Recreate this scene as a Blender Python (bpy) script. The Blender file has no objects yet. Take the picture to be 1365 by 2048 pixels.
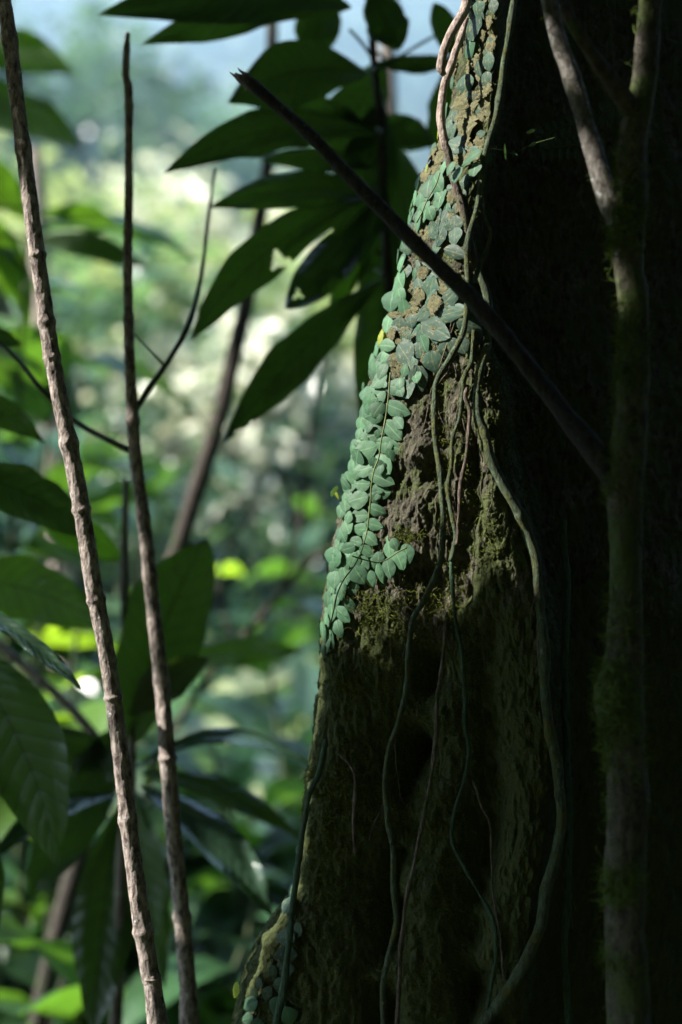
import bpy, math, random, time
import numpy as np
from mathutils import Vector, Matrix
from mathutils.bvhtree import BVHTree
T0 = time.time()
R = math.radians
random.seed(7)
RNG = np.random.default_rng(7)
scene = bpy.context.scene
C = scene.collection

# ------------------------------------------------------------------ camera
CAM_Z = 1.5
K = 36.0 / 50.0 / 2048.0          # metres per photo pixel per metre of depth
cam_d = bpy.data.cameras.new('camera')
cam = bpy.data.objects.new('camera', cam_d); C.objects.link(cam)
cam.location = (0, 0, CAM_Z); cam.rotation_euler = (R(90), 0, 0)
cam_d.sensor_fit = 'VERTICAL'; cam_d.sensor_height = 36; cam_d.sensor_width = 24
cam_d.lens = 50; cam_d.clip_start = 0.02; cam_d.clip_end = 6000
cam_d.dof.use_dof = True; cam_d.dof.focus_distance = 1.425; cam_d.dof.aperture_fstop = 2.1
scene.camera = cam

# ------------------------------------------------------------------ light
SUN_EL = 37.0
SH = Vector((-math.cos(R(9)), -math.sin(R(9)), 0))
S = Vector((SH.x * math.cos(R(SUN_EL)), SH.y * math.cos(R(SUN_EL)), math.sin(R(SUN_EL))))
world = bpy.data.worlds.new('World'); scene.world = world; world.use_nodes = True
wn = world.node_tree; bg = wn.nodes['Background']
sky = wn.nodes.new('ShaderNodeTexSky'); sky.sky_type = 'NISHITA'; sky.sun_disc = False
sky.sun_elevation = R(SUN_EL)
sky.sun_rotation = math.atan2(S.x, S.y)
wn.links.new(sky.outputs[0], bg.inputs[0]); bg.inputs[1].default_value = 0.09
sun_d = bpy.data.lights.new('sun', 'SUN'); sun_d.energy = 5.0; sun_d.angle = R(0.5); sun_d.color = (1, .955, .88)
sun = bpy.data.objects.new('sun', sun_d); C.objects.link(sun)
sun.rotation_euler = S.to_track_quat('Z', 'Y').to_euler(); sun.location = (-5, -2, 8)
vs = scene.view_settings; vs.view_transform = 'Standard'; vs.look = 'None'; vs.exposure = 2.75; vs.gamma = 1
vs.use_curve_mapping = False
cy = scene.cycles
cy.max_bounces = 6; cy.diffuse_bounces = 3; cy.glossy_bounces = 2; cy.transmission_bounces = 3
cy.transparent_max_bounces = 4; cy.volume_bounces = 0; cy.use_denoising = True
cy.sample_clamp_indirect = 4.0; cy.sample_clamp_direct = 1.2; cy.caustics_reflective = False; cy.caustics_refractive = False
cy.volume_step_rate = 10

# ------------------------------------------------------------------ helpers
def W(px, py, d):
    return Vector(((px - 682.5) * d * K, d, CAM_Z - (py - 1024.0) * d * K))
def tag(o, label=None, cat=None, group=None, kind=None):
    if label: o['label'] = label
    if cat: o['category'] = cat
    if group: o['group'] = group
    if kind: o['kind'] = kind
    return o
def empty(name, loc, label, cat, group=None):
    o = bpy.data.objects.new(name, None); C.objects.link(o); o.location = loc
    o.empty_display_size = .05
    return tag(o, label, cat, group)
def np_mesh(name, V, F, mat, uv=None, smooth=True, col=None):
    """V (n,3), F (m,k) int array or list of such arrays"""
    me = bpy.data.meshes.new(name)
    V = np.asarray(V, dtype=np.float32)
    Fs = F if isinstance(F, list) else [F]
    Fs = [np.asarray(f, dtype=np.int32) for f in Fs if len(f)]
    loops = np.concatenate([f.ravel() for f in Fs])
    sizes = np.concatenate([np.full(len(f), f.shape[1], dtype=np.int32) for f in Fs])
    starts = np.concatenate([[0], np.cumsum(sizes)[:-1]]).astype(np.int32)
    me.vertices.add(len(V)); me.vertices.foreach_set('co', V.ravel())
    me.loops.add(len(loops)); me.loops.foreach_set('vertex_index', loops)
    me.polygons.add(len(sizes)); me.polygons.foreach_set('loop_start', starts)
    me.polygons.foreach_set('loop_total', sizes)
    me.polygons.foreach_set('use_smooth', np.full(len(sizes), smooth, dtype=bool))
    if uv is not None:
        l = me.uv_layers.new(name='UVMap')
        l.data.foreach_set('uv', np.asarray(uv, dtype=np.float32)[loops].ravel())
    if col is not None:
        a = me.attributes.new('mask', 'FLOAT', 'POINT'); a.data.foreach_set('value', np.asarray(col, dtype=np.float32))
    me.update(calc_edges=True)
    if mat: me.materials.append(mat)
    return me
def mk(name, V, F, mat, parent=None, origin=None, **kw):
    V = np.asarray(V, dtype=np.float64)
    if parent is not None: origin = parent.location
    if origin is None: origin = Vector((0, 0, 0))
    me = np_mesh(name, V - np.array(origin), F, mat, **kw)
    o = bpy.data.objects.new(name, me); C.objects.link(o)
    if parent is not None: o.parent = parent
    else: o.location = origin
    return o
# value noise
_perm = RNG.permutation(4096); _val = RNG.random(4096)
def vnoise(P):
    P = np.asarray(P, dtype=np.float64); I = np.floor(P).astype(np.int64); f = P - I; f = f * f * (3 - 2 * f)
    def h(i, j, k):
        return _val[_perm[(_perm[(_perm[i & 4095] + j) & 4095] + k) & 4095]]
    x, y, z = I[..., 0], I[..., 1], I[..., 2]; fx, fy, fz = f[..., 0], f[..., 1], f[..., 2]
    def lx(j, k): return h(x, y + j, z + k) * (1 - fx) + h(x + 1, y + j, z + k) * fx
    a = lx(0, 0) * (1 - fy) + lx(1, 0) * fy; b = lx(0, 1) * (1 - fy) + lx(1, 1) * fy
    return (a * (1 - fz) + b * fz) * 2 - 1
def fbm(P, o=4, g=.5):
    P = np.asarray(P, dtype=np.float64); a = 1; s = 0; t = 0
    for i in range(o):
        s = s + a * vnoise(P * 2 ** i + 17.3 * i); t += a; a *= g
    return s / t
def spline(pts, step=None, n=None):
    """Catmull-Rom through rows of pts, resampled"""
    p = np.asarray(pts, dtype=np.float64)
    q = np.vstack([2 * p[0] - p[1], p, 2 * p[-1] - p[-2]])
    out = []
    for i in range(1, len(q) - 2):
        L = np.linalg.norm((q[i + 1] - q[i])[:2]) if step else 1
        m = max(2, int(L / step)) if step else n
        t = np.linspace(0, 1, m, endpoint=False)[:, None]
        a, b, c, d = q[i - 1], q[i], q[i + 1], q[i + 2]
        out.append(.5 * (2 * b + (c - a) * t + (2 * a - 5 * b + 4 * c - d) * t ** 2 + (3 * b - a - 3 * c + d) * t ** 3))
    out.append(q[-2][None]); return np.vstack(out)
def grid_faces(nr, nc, wrap=False):
    r = np.arange(nr - 1)[:, None]; c = np.arange(nc if wrap else nc - 1)[None]
    c2 = (c + 1) % nc
    return np.stack([r * nc + c, r * nc + c2, (r + 1) * nc + c2, (r + 1) * nc + c], -1).reshape(-1, 4)
def tube(P3, rad, seg=12, amp=0.0, freq=60.0, stretch=.25, lump=0.0, lfreq=12, cap=True):
    P3 = np.asarray(P3); n = len(P3)
    Tn = np.gradient(P3, axis=0); Tn /= np.linalg.norm(Tn, axis=1)[:, None] + 1e-12
    N = np.zeros_like(P3); a = np.array([0, -1, 0.]) if abs(Tn[0][1]) < .9 else np.array([1., 0, 0])
    a = a - Tn[0] * a.dot(Tn[0]); N[0] = a / np.linalg.norm(a)
    for i in range(1, n):
        v = N[i - 1] - Tn[i] * N[i - 1].dot(Tn[i]); N[i] = v / np.linalg.norm(v)
    B = np.cross(Tn, N)
    th = np.linspace(0, 2 * np.pi, seg, endpoint=False)
    D = N[:, None] * np.cos(th)[None, :, None] + B[:, None] * np.sin(th)[None, :, None]
    rr = np.broadcast_to(np.asarray(rad)[:, None], (n, seg)).copy()
    s = np.concatenate([[0], np.cumsum(np.linalg.norm(np.diff(P3, axis=0), axis=1))])
    if amp or lump:
        q = P3[:, None] + D * rr[..., None]
        cyl = np.stack([D[..., 0] * rr.mean() + s[:, None] * 0, D[..., 1] * rr.mean() + D[..., 2] * rr.mean(), np.broadcast_to(s[:, None], rr.shape) * stretch], -1)
        cyl = cyl + P3[0]
        rr = rr * (1 + lump * fbm(q * lfreq, 2)) + amp * (fbm(cyl * freq, 4))
    V = P3[:, None] + D * rr[..., None]
    V = V.reshape(-1, 3)
    F = [grid_faces(n, seg, True)]
    uv = np.stack([np.broadcast_to(th[None] / 6.2832, (n, seg)), np.broadcast_to(s[:, None], (n, seg))], -1).reshape(-1, 2)
    if cap:
        V = np.vstack([V, P3[0], P3[-1]]); uv = np.vstack([uv, [0, 0], [0, 0]])
        i = np.arange(seg); j = (i + 1) % seg; b = (n - 1) * seg
        F.append(np.stack([np.full(seg, n * seg), j, i], 1)); F.append(np.stack([np.full(seg, n * seg + 1), b + i, b + j], 1))
    return V, F, uv

# ------------------------------------------------------------------ materials
def newmat(name):
    m = bpy.data.materials.new(name); m.use_nodes = True
    nt = m.node_tree; nt.nodes.clear()
    out = nt.nodes.new('ShaderNodeOutputMaterial')
    return m, nt, out
class NB:
    def __init__(s, nt): s.nt = nt; s.tc = None
    def n(s, t, **kw):
        x = s.nt.nodes.new(t)
        for k, v in kw.items(): setattr(x, k, v)
        return x
    def l(s, a, b): s.nt.links.new(a, b)
    def setv(s, inp, v):
        if hasattr(v, 'links') or isinstance(v, bpy.types.NodeSocket): s.l(v, inp)
        else: inp.default_value = v
    def coord(s, kind='Object', scale=(1, 1, 1)):
        if s.tc is None: s.tc = s.n('ShaderNodeTexCoord')
        m = s.n('ShaderNodeMapping'); s.l(s.tc.outputs[kind], m.inputs[0]); m.inputs['Scale'].default_value = scale
        return m.outputs[0]
    def noise(s, vec, scale, detail=4, rough=.6, out=0):
        x = s.n('ShaderNodeTexNoise'); s.l(vec, x.inputs['Vector']); x.inputs['Scale'].default_value = scale
        x.inputs['Detail'].default_value = detail; x.inputs['Roughness'].default_value = rough
        return x.outputs[out]
    def ramp(s, fac, stops):
        x = s.n('ShaderNodeValToRGB'); s.l(fac, x.inputs[0]); e = x.color_ramp.elements
        while len(e) < len(stops): e.new(.5)
        for i, (p, c) in enumerate(stops):
            e[i].position = p; e[i].color = (c, c, c, 1) if not hasattr(c, '__len__') else (*c, 1)
        return x.outputs[0]
    def mix(s, fac, a, b, mode='MIX'):
        x = s.n('ShaderNodeMix', data_type='RGBA', blend_type=mode)
        s.setv(x.inputs[0], fac)
        for i, v in ((6, a), (7, b)):
            if isinstance(v, tuple): v = (*v, 1) if len(v) == 3 else v
            s.setv(x.inputs[i], v)
        return x.outputs[2]
    def math(s, op, a, b=0.0, c=None):
        x = s.n('ShaderNodeMath', operation=op); s.setv(x.inputs[0], a); s.setv(x.inputs[1], b)
        if c is not None: s.setv(x.inputs[2], c)
        return x.outputs[0]
    def bump(s, h, strength=.5, dist=.01, normal=None):
        x = s.n('ShaderNodeBump'); s.l(h, x.inputs['Height']); x.inputs['Strength'].default_value = strength
        x.inputs['Distance'].default_value = dist
        if normal: s.l(normal, x.inputs['Normal'])
        return x.outputs[0]
    def bsdf(s, col, rough=.8, normal=None, spec=.3):
        x = s.n('ShaderNodeBsdfPrincipled'); s.setv(x.inputs['Base Color'], col if not isinstance(col, tuple) else (*col, 1))
        s.setv(x.inputs['Roughness'], rough); x.inputs['Specular IOR Level'].default_value = spec
        if normal: s.l(normal, x.inputs['Normal'])
        return x

def bark_mat(name, dark, light, lichen=(.24, .25, .23), moss=(.035, .06, .010), lich=.62, mossy=.55, fine=120, mask=False, vs_=.3, mask_w=.5, con=.76):
    m, nt, out = newmat(name); b = NB(nt)
    o = b.coord('Object', (1, 1, vs_)); o1 = b.coord('Object', (1, 1, 1))
    n1 = b.noise(o, fine, 6, .65); n2 = b.noise(o1, fine * .18, 5, .6); n3 = b.noise(o1, fine * .55, 5, .7)
    col = b.mix(b.ramp(n1, [(.38, 0), (.62, 1)]), dark, light); n5 = b.noise(o1, fine * .07, 3, .5); col = b.mix(1.0, col, _grey(b, b.math('ADD', 1.0 - con / 2, b.math('MULTIPLY', n5, con))), 'MULTIPLY')
    col = b.mix(b.ramp(n3, [(lich, 0), (lich + .1, 1)]), col, lichen)
    mf = n2
    if mask:
        at = b.n('ShaderNodeAttribute', attribute_name='mask')
        mf = b.math('ADD', n2, b.math('MULTIPLY', b.math('SUBTRACT', at.outputs['Fac'], .5), mask_w))
    n4 = b.noise(o1, fine * 2.2, 4, .7)
    mf2 = b.math('ADD', mf, b.math('MULTIPLY', b.math('SUBTRACT', n4, .5), .35))
    mosscol = b.mix(n4, tuple(c * .55 for c in moss), tuple(min(1, c * 1.9) for c in moss))
    mm = b.ramp(mf2, [(mossy - .05, 0), (mossy + .07, 1)])
    col = b.mix(mm, col, mosscol)
    h = b.math('ADD', b.math('MULTIPLY', n1, 1.6), b.math('ADD', b.math('MULTIPLY', n4, .5), b.math('MULTIPLY', mm, .25)))
    s = b.bsdf(col, .85, b.bump(h, .9, .004), .25); b.l(s.outputs[0], out.inputs[0])
    return m
def leaf_mat(name, base, trans, rough=.45, spec=.4, tmix=.35, veins=0, quilt=0, vein_col=None, blotch=None, blotch_t=.6, rnd=.25, scale=40, vw=.02, crust=None, sv=.5, bd=.002):
    m, nt, out = newmat(name); b = NB(nt)
    oi = b.n('ShaderNodeObjectInfo').outputs['Random']
    o = b.coord('Object')
    n = b.noise(o, scale, 4, .6)
    var = b.math('ADD', b.math('MULTIPLY', b.math('SUBTRACT', n, .5), .9), b.math('ADD', 1.0 - rnd / 2, b.math('MULTIPLY', oi, rnd)))
    col = b.mix(1.0, base, _grey(b, var), 'MULTIPLY')
    h = n
    if veins:
        uvs = b.n('ShaderNodeSeparateXYZ'); b.l(b.tc.outputs['UV'], uvs.inputs[0])
        s = b.math('ABSOLUTE', b.math('MULTIPLY', b.math('SUBTRACT', uvs.outputs[0], .5), 2.0))
        mid = b.math('LESS_THAN', s, vw * 1.6)
        w = b.math('ABSOLUTE', b.math('SINE', b.math('MULTIPLY', b.math('SUBTRACT', b.math('MULTIPLY', uvs.outputs[1], float(veins)), b.math('MULTIPLY', s, 1.6)), math.pi)))
        side = b.math('LESS_THAN', w, .13)
        v = b.math('MAXIMUM', mid, b.math('MULTIPLY', side, sv))
        col = b.mix(b.math('MULTIPLY', v, .55), col, vein_col or tuple(min(1, c * 2.2) for c in base))
        h = b.math('ADD', b.math('MULTIPLY', n, .3), b.math('MULTIPLY', b.math('POWER', w, .6), 2 * min(sv, .22)))
    if blotch:
        nb = b.noise(o, scale * 2.5, 5, .7)
        col = b.mix(b.ramp(nb, [(blotch_t, 0), (blotch_t + .06, 1)]), col, blotch)
    if crust:
        nb = b.noise(o, scale * 6, 5, .8)
        col = b.mix(b.ramp(nb, [(.44, 0), (.54, 1)]), col, crust)
        h = b.math('ADD', h, b.math('MULTIPLY', nb, 1.5))
    nrm = b.bump(h, .5 if not crust else .8, bd if not quilt else .004)
    d = b.bsdf(col, rough, nrm, spec)
    t = b.n('ShaderNodeBsdfTranslucent'); tv = b.math('MULTIPLY', var, b.math('SUBTRACT', 1.0, b.math('MULTIPLY', v, .6))) if veins else var
    b.l(b.mix(1.0, trans, _grey(b, tv), 'MULTIPLY'), t.inputs[0])
    mx = b.n('ShaderNodeMixShader'); mx.inputs[0].default_value = tmix
    b.l(d.outputs[0], mx.inputs[1]); b.l(t.outputs[0], mx.inputs[2]); b.l(mx.outputs[0], out.inputs[0])
    return m
def _grey(b, v):
    c = b.n('ShaderNodeCombineColor'); b.l(v, c.inputs[0]); b.l(v, c.inputs[1]); b.l(v, c.inputs[2]); return c.outputs[0]
def flat_mat(name, c1, c2, scale=5, rough=.9, spec=.2, tmix=0, trans=(.1, .2, .02), coord='Object'):
    m, nt, out = newmat(name); b = NB(nt); o = b.coord(coord)
    n = b.noise(o, scale, 4, .6); col = b.mix(b.ramp(n, [(.35, 0), (.65, 1)]), c1, c2)
    d = b.bsdf(col, rough, None, spec)
    if tmix:
        t = b.n('ShaderNodeBsdfTranslucent'); t.inputs[0].default_value = (*trans, 1)
        mx = b.n('ShaderNodeMixShader'); mx.inputs[0].default_value = tmix
        b.l(d.outputs[0], mx.inputs[1]); b.l(t.outputs[0], mx.inputs[2]); b.l(mx.outputs[0], out.inputs[0])
    else: b.l(d.outputs[0], out.inputs[0])
    return m
M = {}
M['trunk'] = bark_mat('bark_mossy', (.022, .017, .011), (.088, .083, .056), lichen=(.24, .24, .21), moss=(.034, .043, .012), lich=.67, mossy=.485, fine=210, mask=True, vs_=.45, con=1.5)
M['sapling'] = bark_mat('bark_sapling', (.06, .044, .038), (.34, .285, .25), lichen=(.48, .47, .47), moss=(.05, .08, .015), lich=.60, mossy=.82, fine=190, vs_=.4)
M['dark_bark'] = bark_mat('bark_dark', (.02, .018, .014), (.075, .06, .05), lichen=(.16, .16, .15), lich=.70, mossy=.62, fine=200, vs_=.3)
M['mossy_bark'] = bark_mat('bark_mossy_stem', (.022, .019, .013), (.085, .075, .058), lichen=(.24, .27, .26), moss=(.035, .05, .012), lich=.64, mossy=.51, fine=150, vs_=.5)
M['pale_bark'] = bark_mat('bark_pale', (.05, .042, .034), (.17, .155, .14), lichen=(.30, .32, .32), moss=(.04, .05, .015), lich=.58, mossy=.60, fine=190, vs_=.6)
M['pale_root'] = bark_mat('bark_pale_root', (.16, .12, .10), (.36, .29, .25), lichen=(.42, .38, .36), lich=.66, mossy=.78, fine=230, vs_=.5)
M['vine_green'] = bark_mat('vine_green', (.028, .040, .020), (.075, .105, .06), lichen=(.2, .19, .16), moss=(.06, .065, .018), lich=.60, mossy=.54, fine=300, vs_=.3)
M['vine_dark'] = bark_mat('vine_dark_green', (.02, .045, .025), (.045, .085, .05), lichen=(.1, .13, .09), moss=(.03, .05, .015), lich=.7, mossy=.70, fine=300, vs_=.3)
M['vine_brown'] = bark_mat('vine_brown', (.045, .032, .024), (.15, .12, .095), lichen=(.26, .25, .23), moss=(.05, .065, .018), lich=.66, mossy=.60, fine=300, vs_=.3)
M['shield'] = leaf_mat('leaf_shield', (.030, .074, .038), (.10, .22, .04), rough=.6, spec=.22, tmix=.12, veins=6, vein_col=(.12, .21, .10), scale=2.2, blotch=(.12, .15, .06), blotch_t=.66, vw=.03, rnd=.5, sv=.07, bd=.0004)
M['shield_pale'] = leaf_mat('leaf_shield_pale', (.048, .108, .056), (.13, .26, .05), rough=.6, spec=.22, tmix=.12, veins=6, vein_col=(.15, .26, .13), scale=2.2, vw=.03, rnd=.45, blotch=(.15, .18, .08), blotch_t=.68, sv=.07, bd=.0004)
M['shield_dull'] = leaf_mat('leaf_shield_dull', (.022, .048, .032), (.05, .10, .03), rough=.6, spec=.22, tmix=.06, veins=6, scale=2.5, vein_col=(.10, .12, .05), blotch=(.12, .105, .045), blotch_t=.56, rnd=.5, sv=.10, vw=.03, bd=.0004)
M['shield_crust'] = leaf_mat('leaf_shield_crusted', (.050, .075, .045), (.06, .08, .03), rough=.85, spec=.2, tmix=.03, scale=3, blotch=(.17, .13, .09), blotch_t=.50, crust=(.125, .112, .050), rnd=.6)
M['yellow'] = leaf_mat('leaf_yellow', (.22, .26, .03), (.5, .6, .04), rough=.5, tmix=.45, veins=5, scale=3, sv=.1, bd=.0004)
M['big'] = leaf_mat('leaf_big_dark', (.013, .034, .010), (.048, .105, .008), rough=.38, spec=.4, tmix=.38, veins=13, quilt=1, vein_col=(.004, .012, .004), scale=9, rnd=.5, vw=.018, sv=.7)
M['big_mid'] = leaf_mat('leaf_big_mid', (.026, .062, .013), (.08, .18, .008), rough=.4, spec=.4, tmix=.45, veins=12, quilt=1, scale=12, rnd=.4, vw=.018, vein_col=(.01, .025, .006), sv=1.0)
M['big_gloss'] = leaf_mat('leaf_big_gloss', (.022, .048, .028), (.03, .08, .008), rough=.25, spec=.7, tmix=.2, veins=14, quilt=1, scale=22, rnd=.3, vw=.012, sv=.12)
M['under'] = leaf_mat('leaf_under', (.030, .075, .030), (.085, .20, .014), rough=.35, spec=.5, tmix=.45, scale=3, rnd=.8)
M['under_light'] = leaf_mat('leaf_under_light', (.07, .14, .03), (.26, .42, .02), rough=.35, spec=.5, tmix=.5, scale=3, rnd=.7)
M['leaf_screen'] = flat_mat('leaf_added_screen', (.015, .035, .010), (.03, .06, .018), 3, .7, .15)
M['stem_green'] = flat_mat('stem_green', (.03, .05, .02), (.06, .075, .035), 30, .7)
M['moss'] = flat_mat('moss_green', (.050, .065, .012), (.13, .15, .03), 60, .9, .1, .25, (.12, .16, .015))
M['moss_dark'] = flat_mat('moss_dark', (.06, .10, .02), (.13, .19, .04), 60, .9, .1, .2, (.06, .10, .012))
M['grey_bark'] = bark_mat('bark_grey', (.06, .052, .045), (.17, .15, .13), fine=60, lich=.6, mossy=.66)
print('mats', time.time() - T0)

# ------------------------------------------------------------------ big tree trunk
def tab(rows): 
    a = np.array(rows, dtype=float); return lambda y: np.interp(y, a[:, 0], a[:, 1])
XL = tab([(-2500, 1120), (-900, 1010), (-100, 945), (0, 925), (100, 915), (200, 895), (250, 880), (330, 850), (400, 830), (480, 808), (560, 792), (640, 772), (720, 748),
          (800, 728), (880, 710), (960, 695), (1040, 680), (1100, 668), (1200, 658), (1300, 651), (1400, 646), (1500, 636), (1600, 622), (1700, 612),
          (1800, 604), (1840, 592), (1870, 562), (1920, 532), (1990, 505), (2048, 484), (2300, 430), (2800, 300), (3600, 120), (4500, -50)])
XR = tab([(-2500, 1130), (-900, 1060), (0, 1003), (200, 1000), (320, 985), (420, 945), (560, 940), (680, 965), (760, 1010), (900, 1020), (1080, 1060),
          (1300, 1110), (1500, 1120), (1800, 1080), (2048, 1050), (2800, 1000), (4500, 950)])
def section(py):
    """closed cross section control points at photo row py: list of (x, depth)"""
    l, r = float(XL(py)), float(XR(py))
    px = lambda p, d: ((p - 682.5) * d * K)
    w = r - l
    low = np.clip((py - 1850) / 200, 0, 1)
    top = np.clip((300 - py) / 300, 0, 1)
    q = []
    q.append((px(l, 1.5) + .20 , 2.15))
    q.append((px(l, 1.5) + .06 + .02 * top, 1.75))
    q.append((px(l, 1.52) + .004, 1.58))
    q.append((px(l, 1.49), 1.49))
    q.append((px(l + .25 * w, 1.45), 1.456))
    q.append((px(l + .55 * w, 1.42), 1.424))
    q.append((px(l + .86 * w, 1.40), 1.396))
    q.append((px(r, 1.41), 1.410))
    q.append((px(r + 22, 1.5), 1.50))
    q.append((px(r + 110, 1.53), 1.53))
    q.append((px(r + 240, 1.56), 1.56))
    q.append((px(1480, 1.68), 1.68))
    q.append((px(1600, 1.95), 1.95))
    q.append((px(1560, 2.3), 2.3))
    q.append((px(1300, 2.5), 2.5))
    return np.array(q)
def closed_curve(q, params):
    """periodic Catmull-Rom sampled at params in control index units"""
    n = len(q); i = np.floor(params).astype(int); t = (params - i)[:, None]
    a, b, c, d = q[(i - 1) % n], q[i % n], q[(i + 1) % n], q[(i + 2) % n]
    return .5 * (2 * b + (c - a) * t + (2 * a - 5 * b + 4 * c - d) * t ** 2 + (3 * b - a - 3 * c + d) * t ** 3)
rows = np.concatenate([np.arange(4400, 2200, -110.), np.arange(2200, -100, -2.0), np.arange(-100, -2600, -60.)])
par = np.concatenate([np.arange(0, 2, .2), np.arange(2, 8.6, .0125), np.arange(8.6, 11, .022), np.arange(11, 15, .15)])
nc = len(par); nr = len(rows)
furrows = [  # (table of x by row, width px, depth m, y-start, y-full)
    (tab([(1100, 880), (1350, 845), (1500, 800), (1650, 775), (1850, 760), (2100, 735)]), 46, .055, 1130, 1480, 9999),
    (tab([(1100, 985), (1300, 975), (1500, 970), (1800, 940), (2100, 920)]), 45, .05, 1200, 1500, 9999),
    (tab([(700, 868), (900, 872), (1000, 892), (1150, 892)]), 20, .018, 720, 860, 1250),
    (tab([(700, 925), (900, 930), (1150, 915), (1250, 905)]), 15, .016, 740, 840, 1300),
]
sec = np.stack([closed_curve(section(y), par) for y in rows])        # (nr,nc,2)
Zr = CAM_Z - (rows - 1024) * 1.42 * K
base = np.concatenate([sec, np.broadcast_to(Zr[:, None, None], (nr, nc, 1))], -1)   # x, depth, z
dx = np.gradient(sec, axis=1); nrm = np.stack([dx[..., 1], -dx[..., 0]], -1); nrm /= np.linalg.norm(nrm, axis=-1, keepdims=True) + 1e-9
# orientation check: front (par~6) must face -y
if nrm[len(rows) // 2, np.argmin(abs(par - 6)), 1] > 0: nrm = -nrm
pxs = base[..., 0] / (base[..., 1] * K) + 682.5
PY = np.broadcast_to(rows[:, None], pxs.shape)
front = base[..., 1] < 1.75
disp = np.zeros_like(pxs)
wob = 14 * fbm(np.stack([PY / 160, PY * 0, PY * 0], -1), 2)
for f, w, dep, y0, y1, y2 in furrows:
    ramp_ = np.clip((PY - y0) / (y1 - y0), 0, 1) * np.clip((y2 - PY) / 120, 0, 1)
    irr = fbm(np.stack([PY / 90, np.full_like(PY, y0 * .1), pxs / 120], -1), 3); disp -= front * dep * ramp_ * (.75 + .9 * irr) * np.exp(-(np.abs((pxs - f(PY) - wob - 26 * irr) / w)) ** 1.5)
smooth_pos = base.copy(); smooth_pos[..., :2] += nrm * disp[..., None]
q = np.concatenate([smooth_pos[..., :2] * np.array([1, 1.0]), smooth_pos[..., 2:]], -1)
crag = np.exp(-(((pxs - 880) / 75) ** 2 + ((PY - 960) / 230) ** 2) ** 2)
disp2 = .007 * fbm(q * np.array([14, 14, 9]), 3) + .0030 * fbm(q * np.array([60, 60, 38]), 3) + .0040 * fbm(q * np.array([190, 190, 110]), 3) + .0010 * fbm(q * 480, 2)
disp2 += crag * (.0075 * fbm(q * np.array([55, 55, 24.]) + 5, 4) - .002)
rid = np.abs(fbm(q * np.array([55, 55, 20.]) + 9, 3)); disp2 -= .004 * np.clip(.25 - rid, 0, 1) * 3
# knobbly protuberance at the old wound
disp2 += .012 * np.exp(-(((pxs - 860) / 40) ** 2 + ((PY - 1010) / 35) ** 2)) + .010 * np.exp(-(((pxs - 835) / 35) ** 2 + ((PY - 905) / 30) ** 2)) - .012 * np.exp(-(((pxs - 868) / 22) ** 2 + ((PY - 945) / 22) ** 2))
disp2 -= .016 * np.exp(-(((pxs - 850) / 30) ** 2 + ((PY - 1150) / 26) ** 2))
hr = np.clip(1 - np.abs(np.maximum(rows - 2250, -200 - rows)) / 500, 0, 1)
pos = smooth_pos.copy(); pos[..., :2] += nrm * (disp2 - .002)[..., None]; pos[..., 2] += .004 * fbm(q * 60 + 31, 2)
# moss mask: more moss low and toward the ridge crests, bare in the sunlit band
mask = .5 + .35 * np.clip((PY - 1150) / 250, 0, 1) - .10 * np.clip((1000 - pxs) / 200, 0, 1) * (PY < 1150) + .25 * np.exp(-(((pxs - 1030) / 60) ** 2 + ((PY - 850) / 120) ** 2)) \
    + .25 * np.exp(-(((pxs - 975) / 40) ** 2 + ((PY - 1080) / 110) ** 2)) - .5 * np.exp(-(((pxs - 850) / 60) ** 2 + ((PY - 1180) / 60) ** 2)) + .2 * (PY < 720) * np.exp(-((pxs - 930) / 60) ** 2)
tree = empty('buttressed_tree', (base[0, :, 0].mean(), base[0, :, 1].mean(), 0.0), 'huge dark rainforest tree trunk filling the right side, left edge sunlit under small round leaves', 'tree')
TF = grid_faces(nr, nc, True)
trunk = mk('trunk', pos.reshape(-1, 3), TF, M['trunk'], tree, col=mask.ravel())
# bvh of coarse displaced + smooth surfaces
rs = np.arange(0, nr, 4); cs = np.arange(0, nc, 4)
def bvh_of(A):
    V = A[np.ix_(rs, cs)].reshape(-1, 3); return BVHTree.FromPolygons(V.tolist(), grid_faces(len(rs), len(cs), True).tolist())
BV_D = bvh_of(pos); BV_S = bvh_of(smooth_pos)
O = Vector((0, 0, CAM_Z))
def hit(px, py, bv=None):
    d = W(px, py, 1.0) - O; d.normalize()
    l, n, i, _ = (bv or BV_D).ray_cast(O, d)
    if l is None: return None, None
    if n.dot(d) > 0: n = -n
    return l, n
def hitc(px, py, bv=None):
    for k in range(40):
        l, n = hit(px + 2 * k, py, bv)
        if l is not None and l.y < 1.62: return l, n
    return W(px, py, 1.45), Vector((0, -1, 0))
print('trunk', time.time() - T0, nr * nc)

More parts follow.
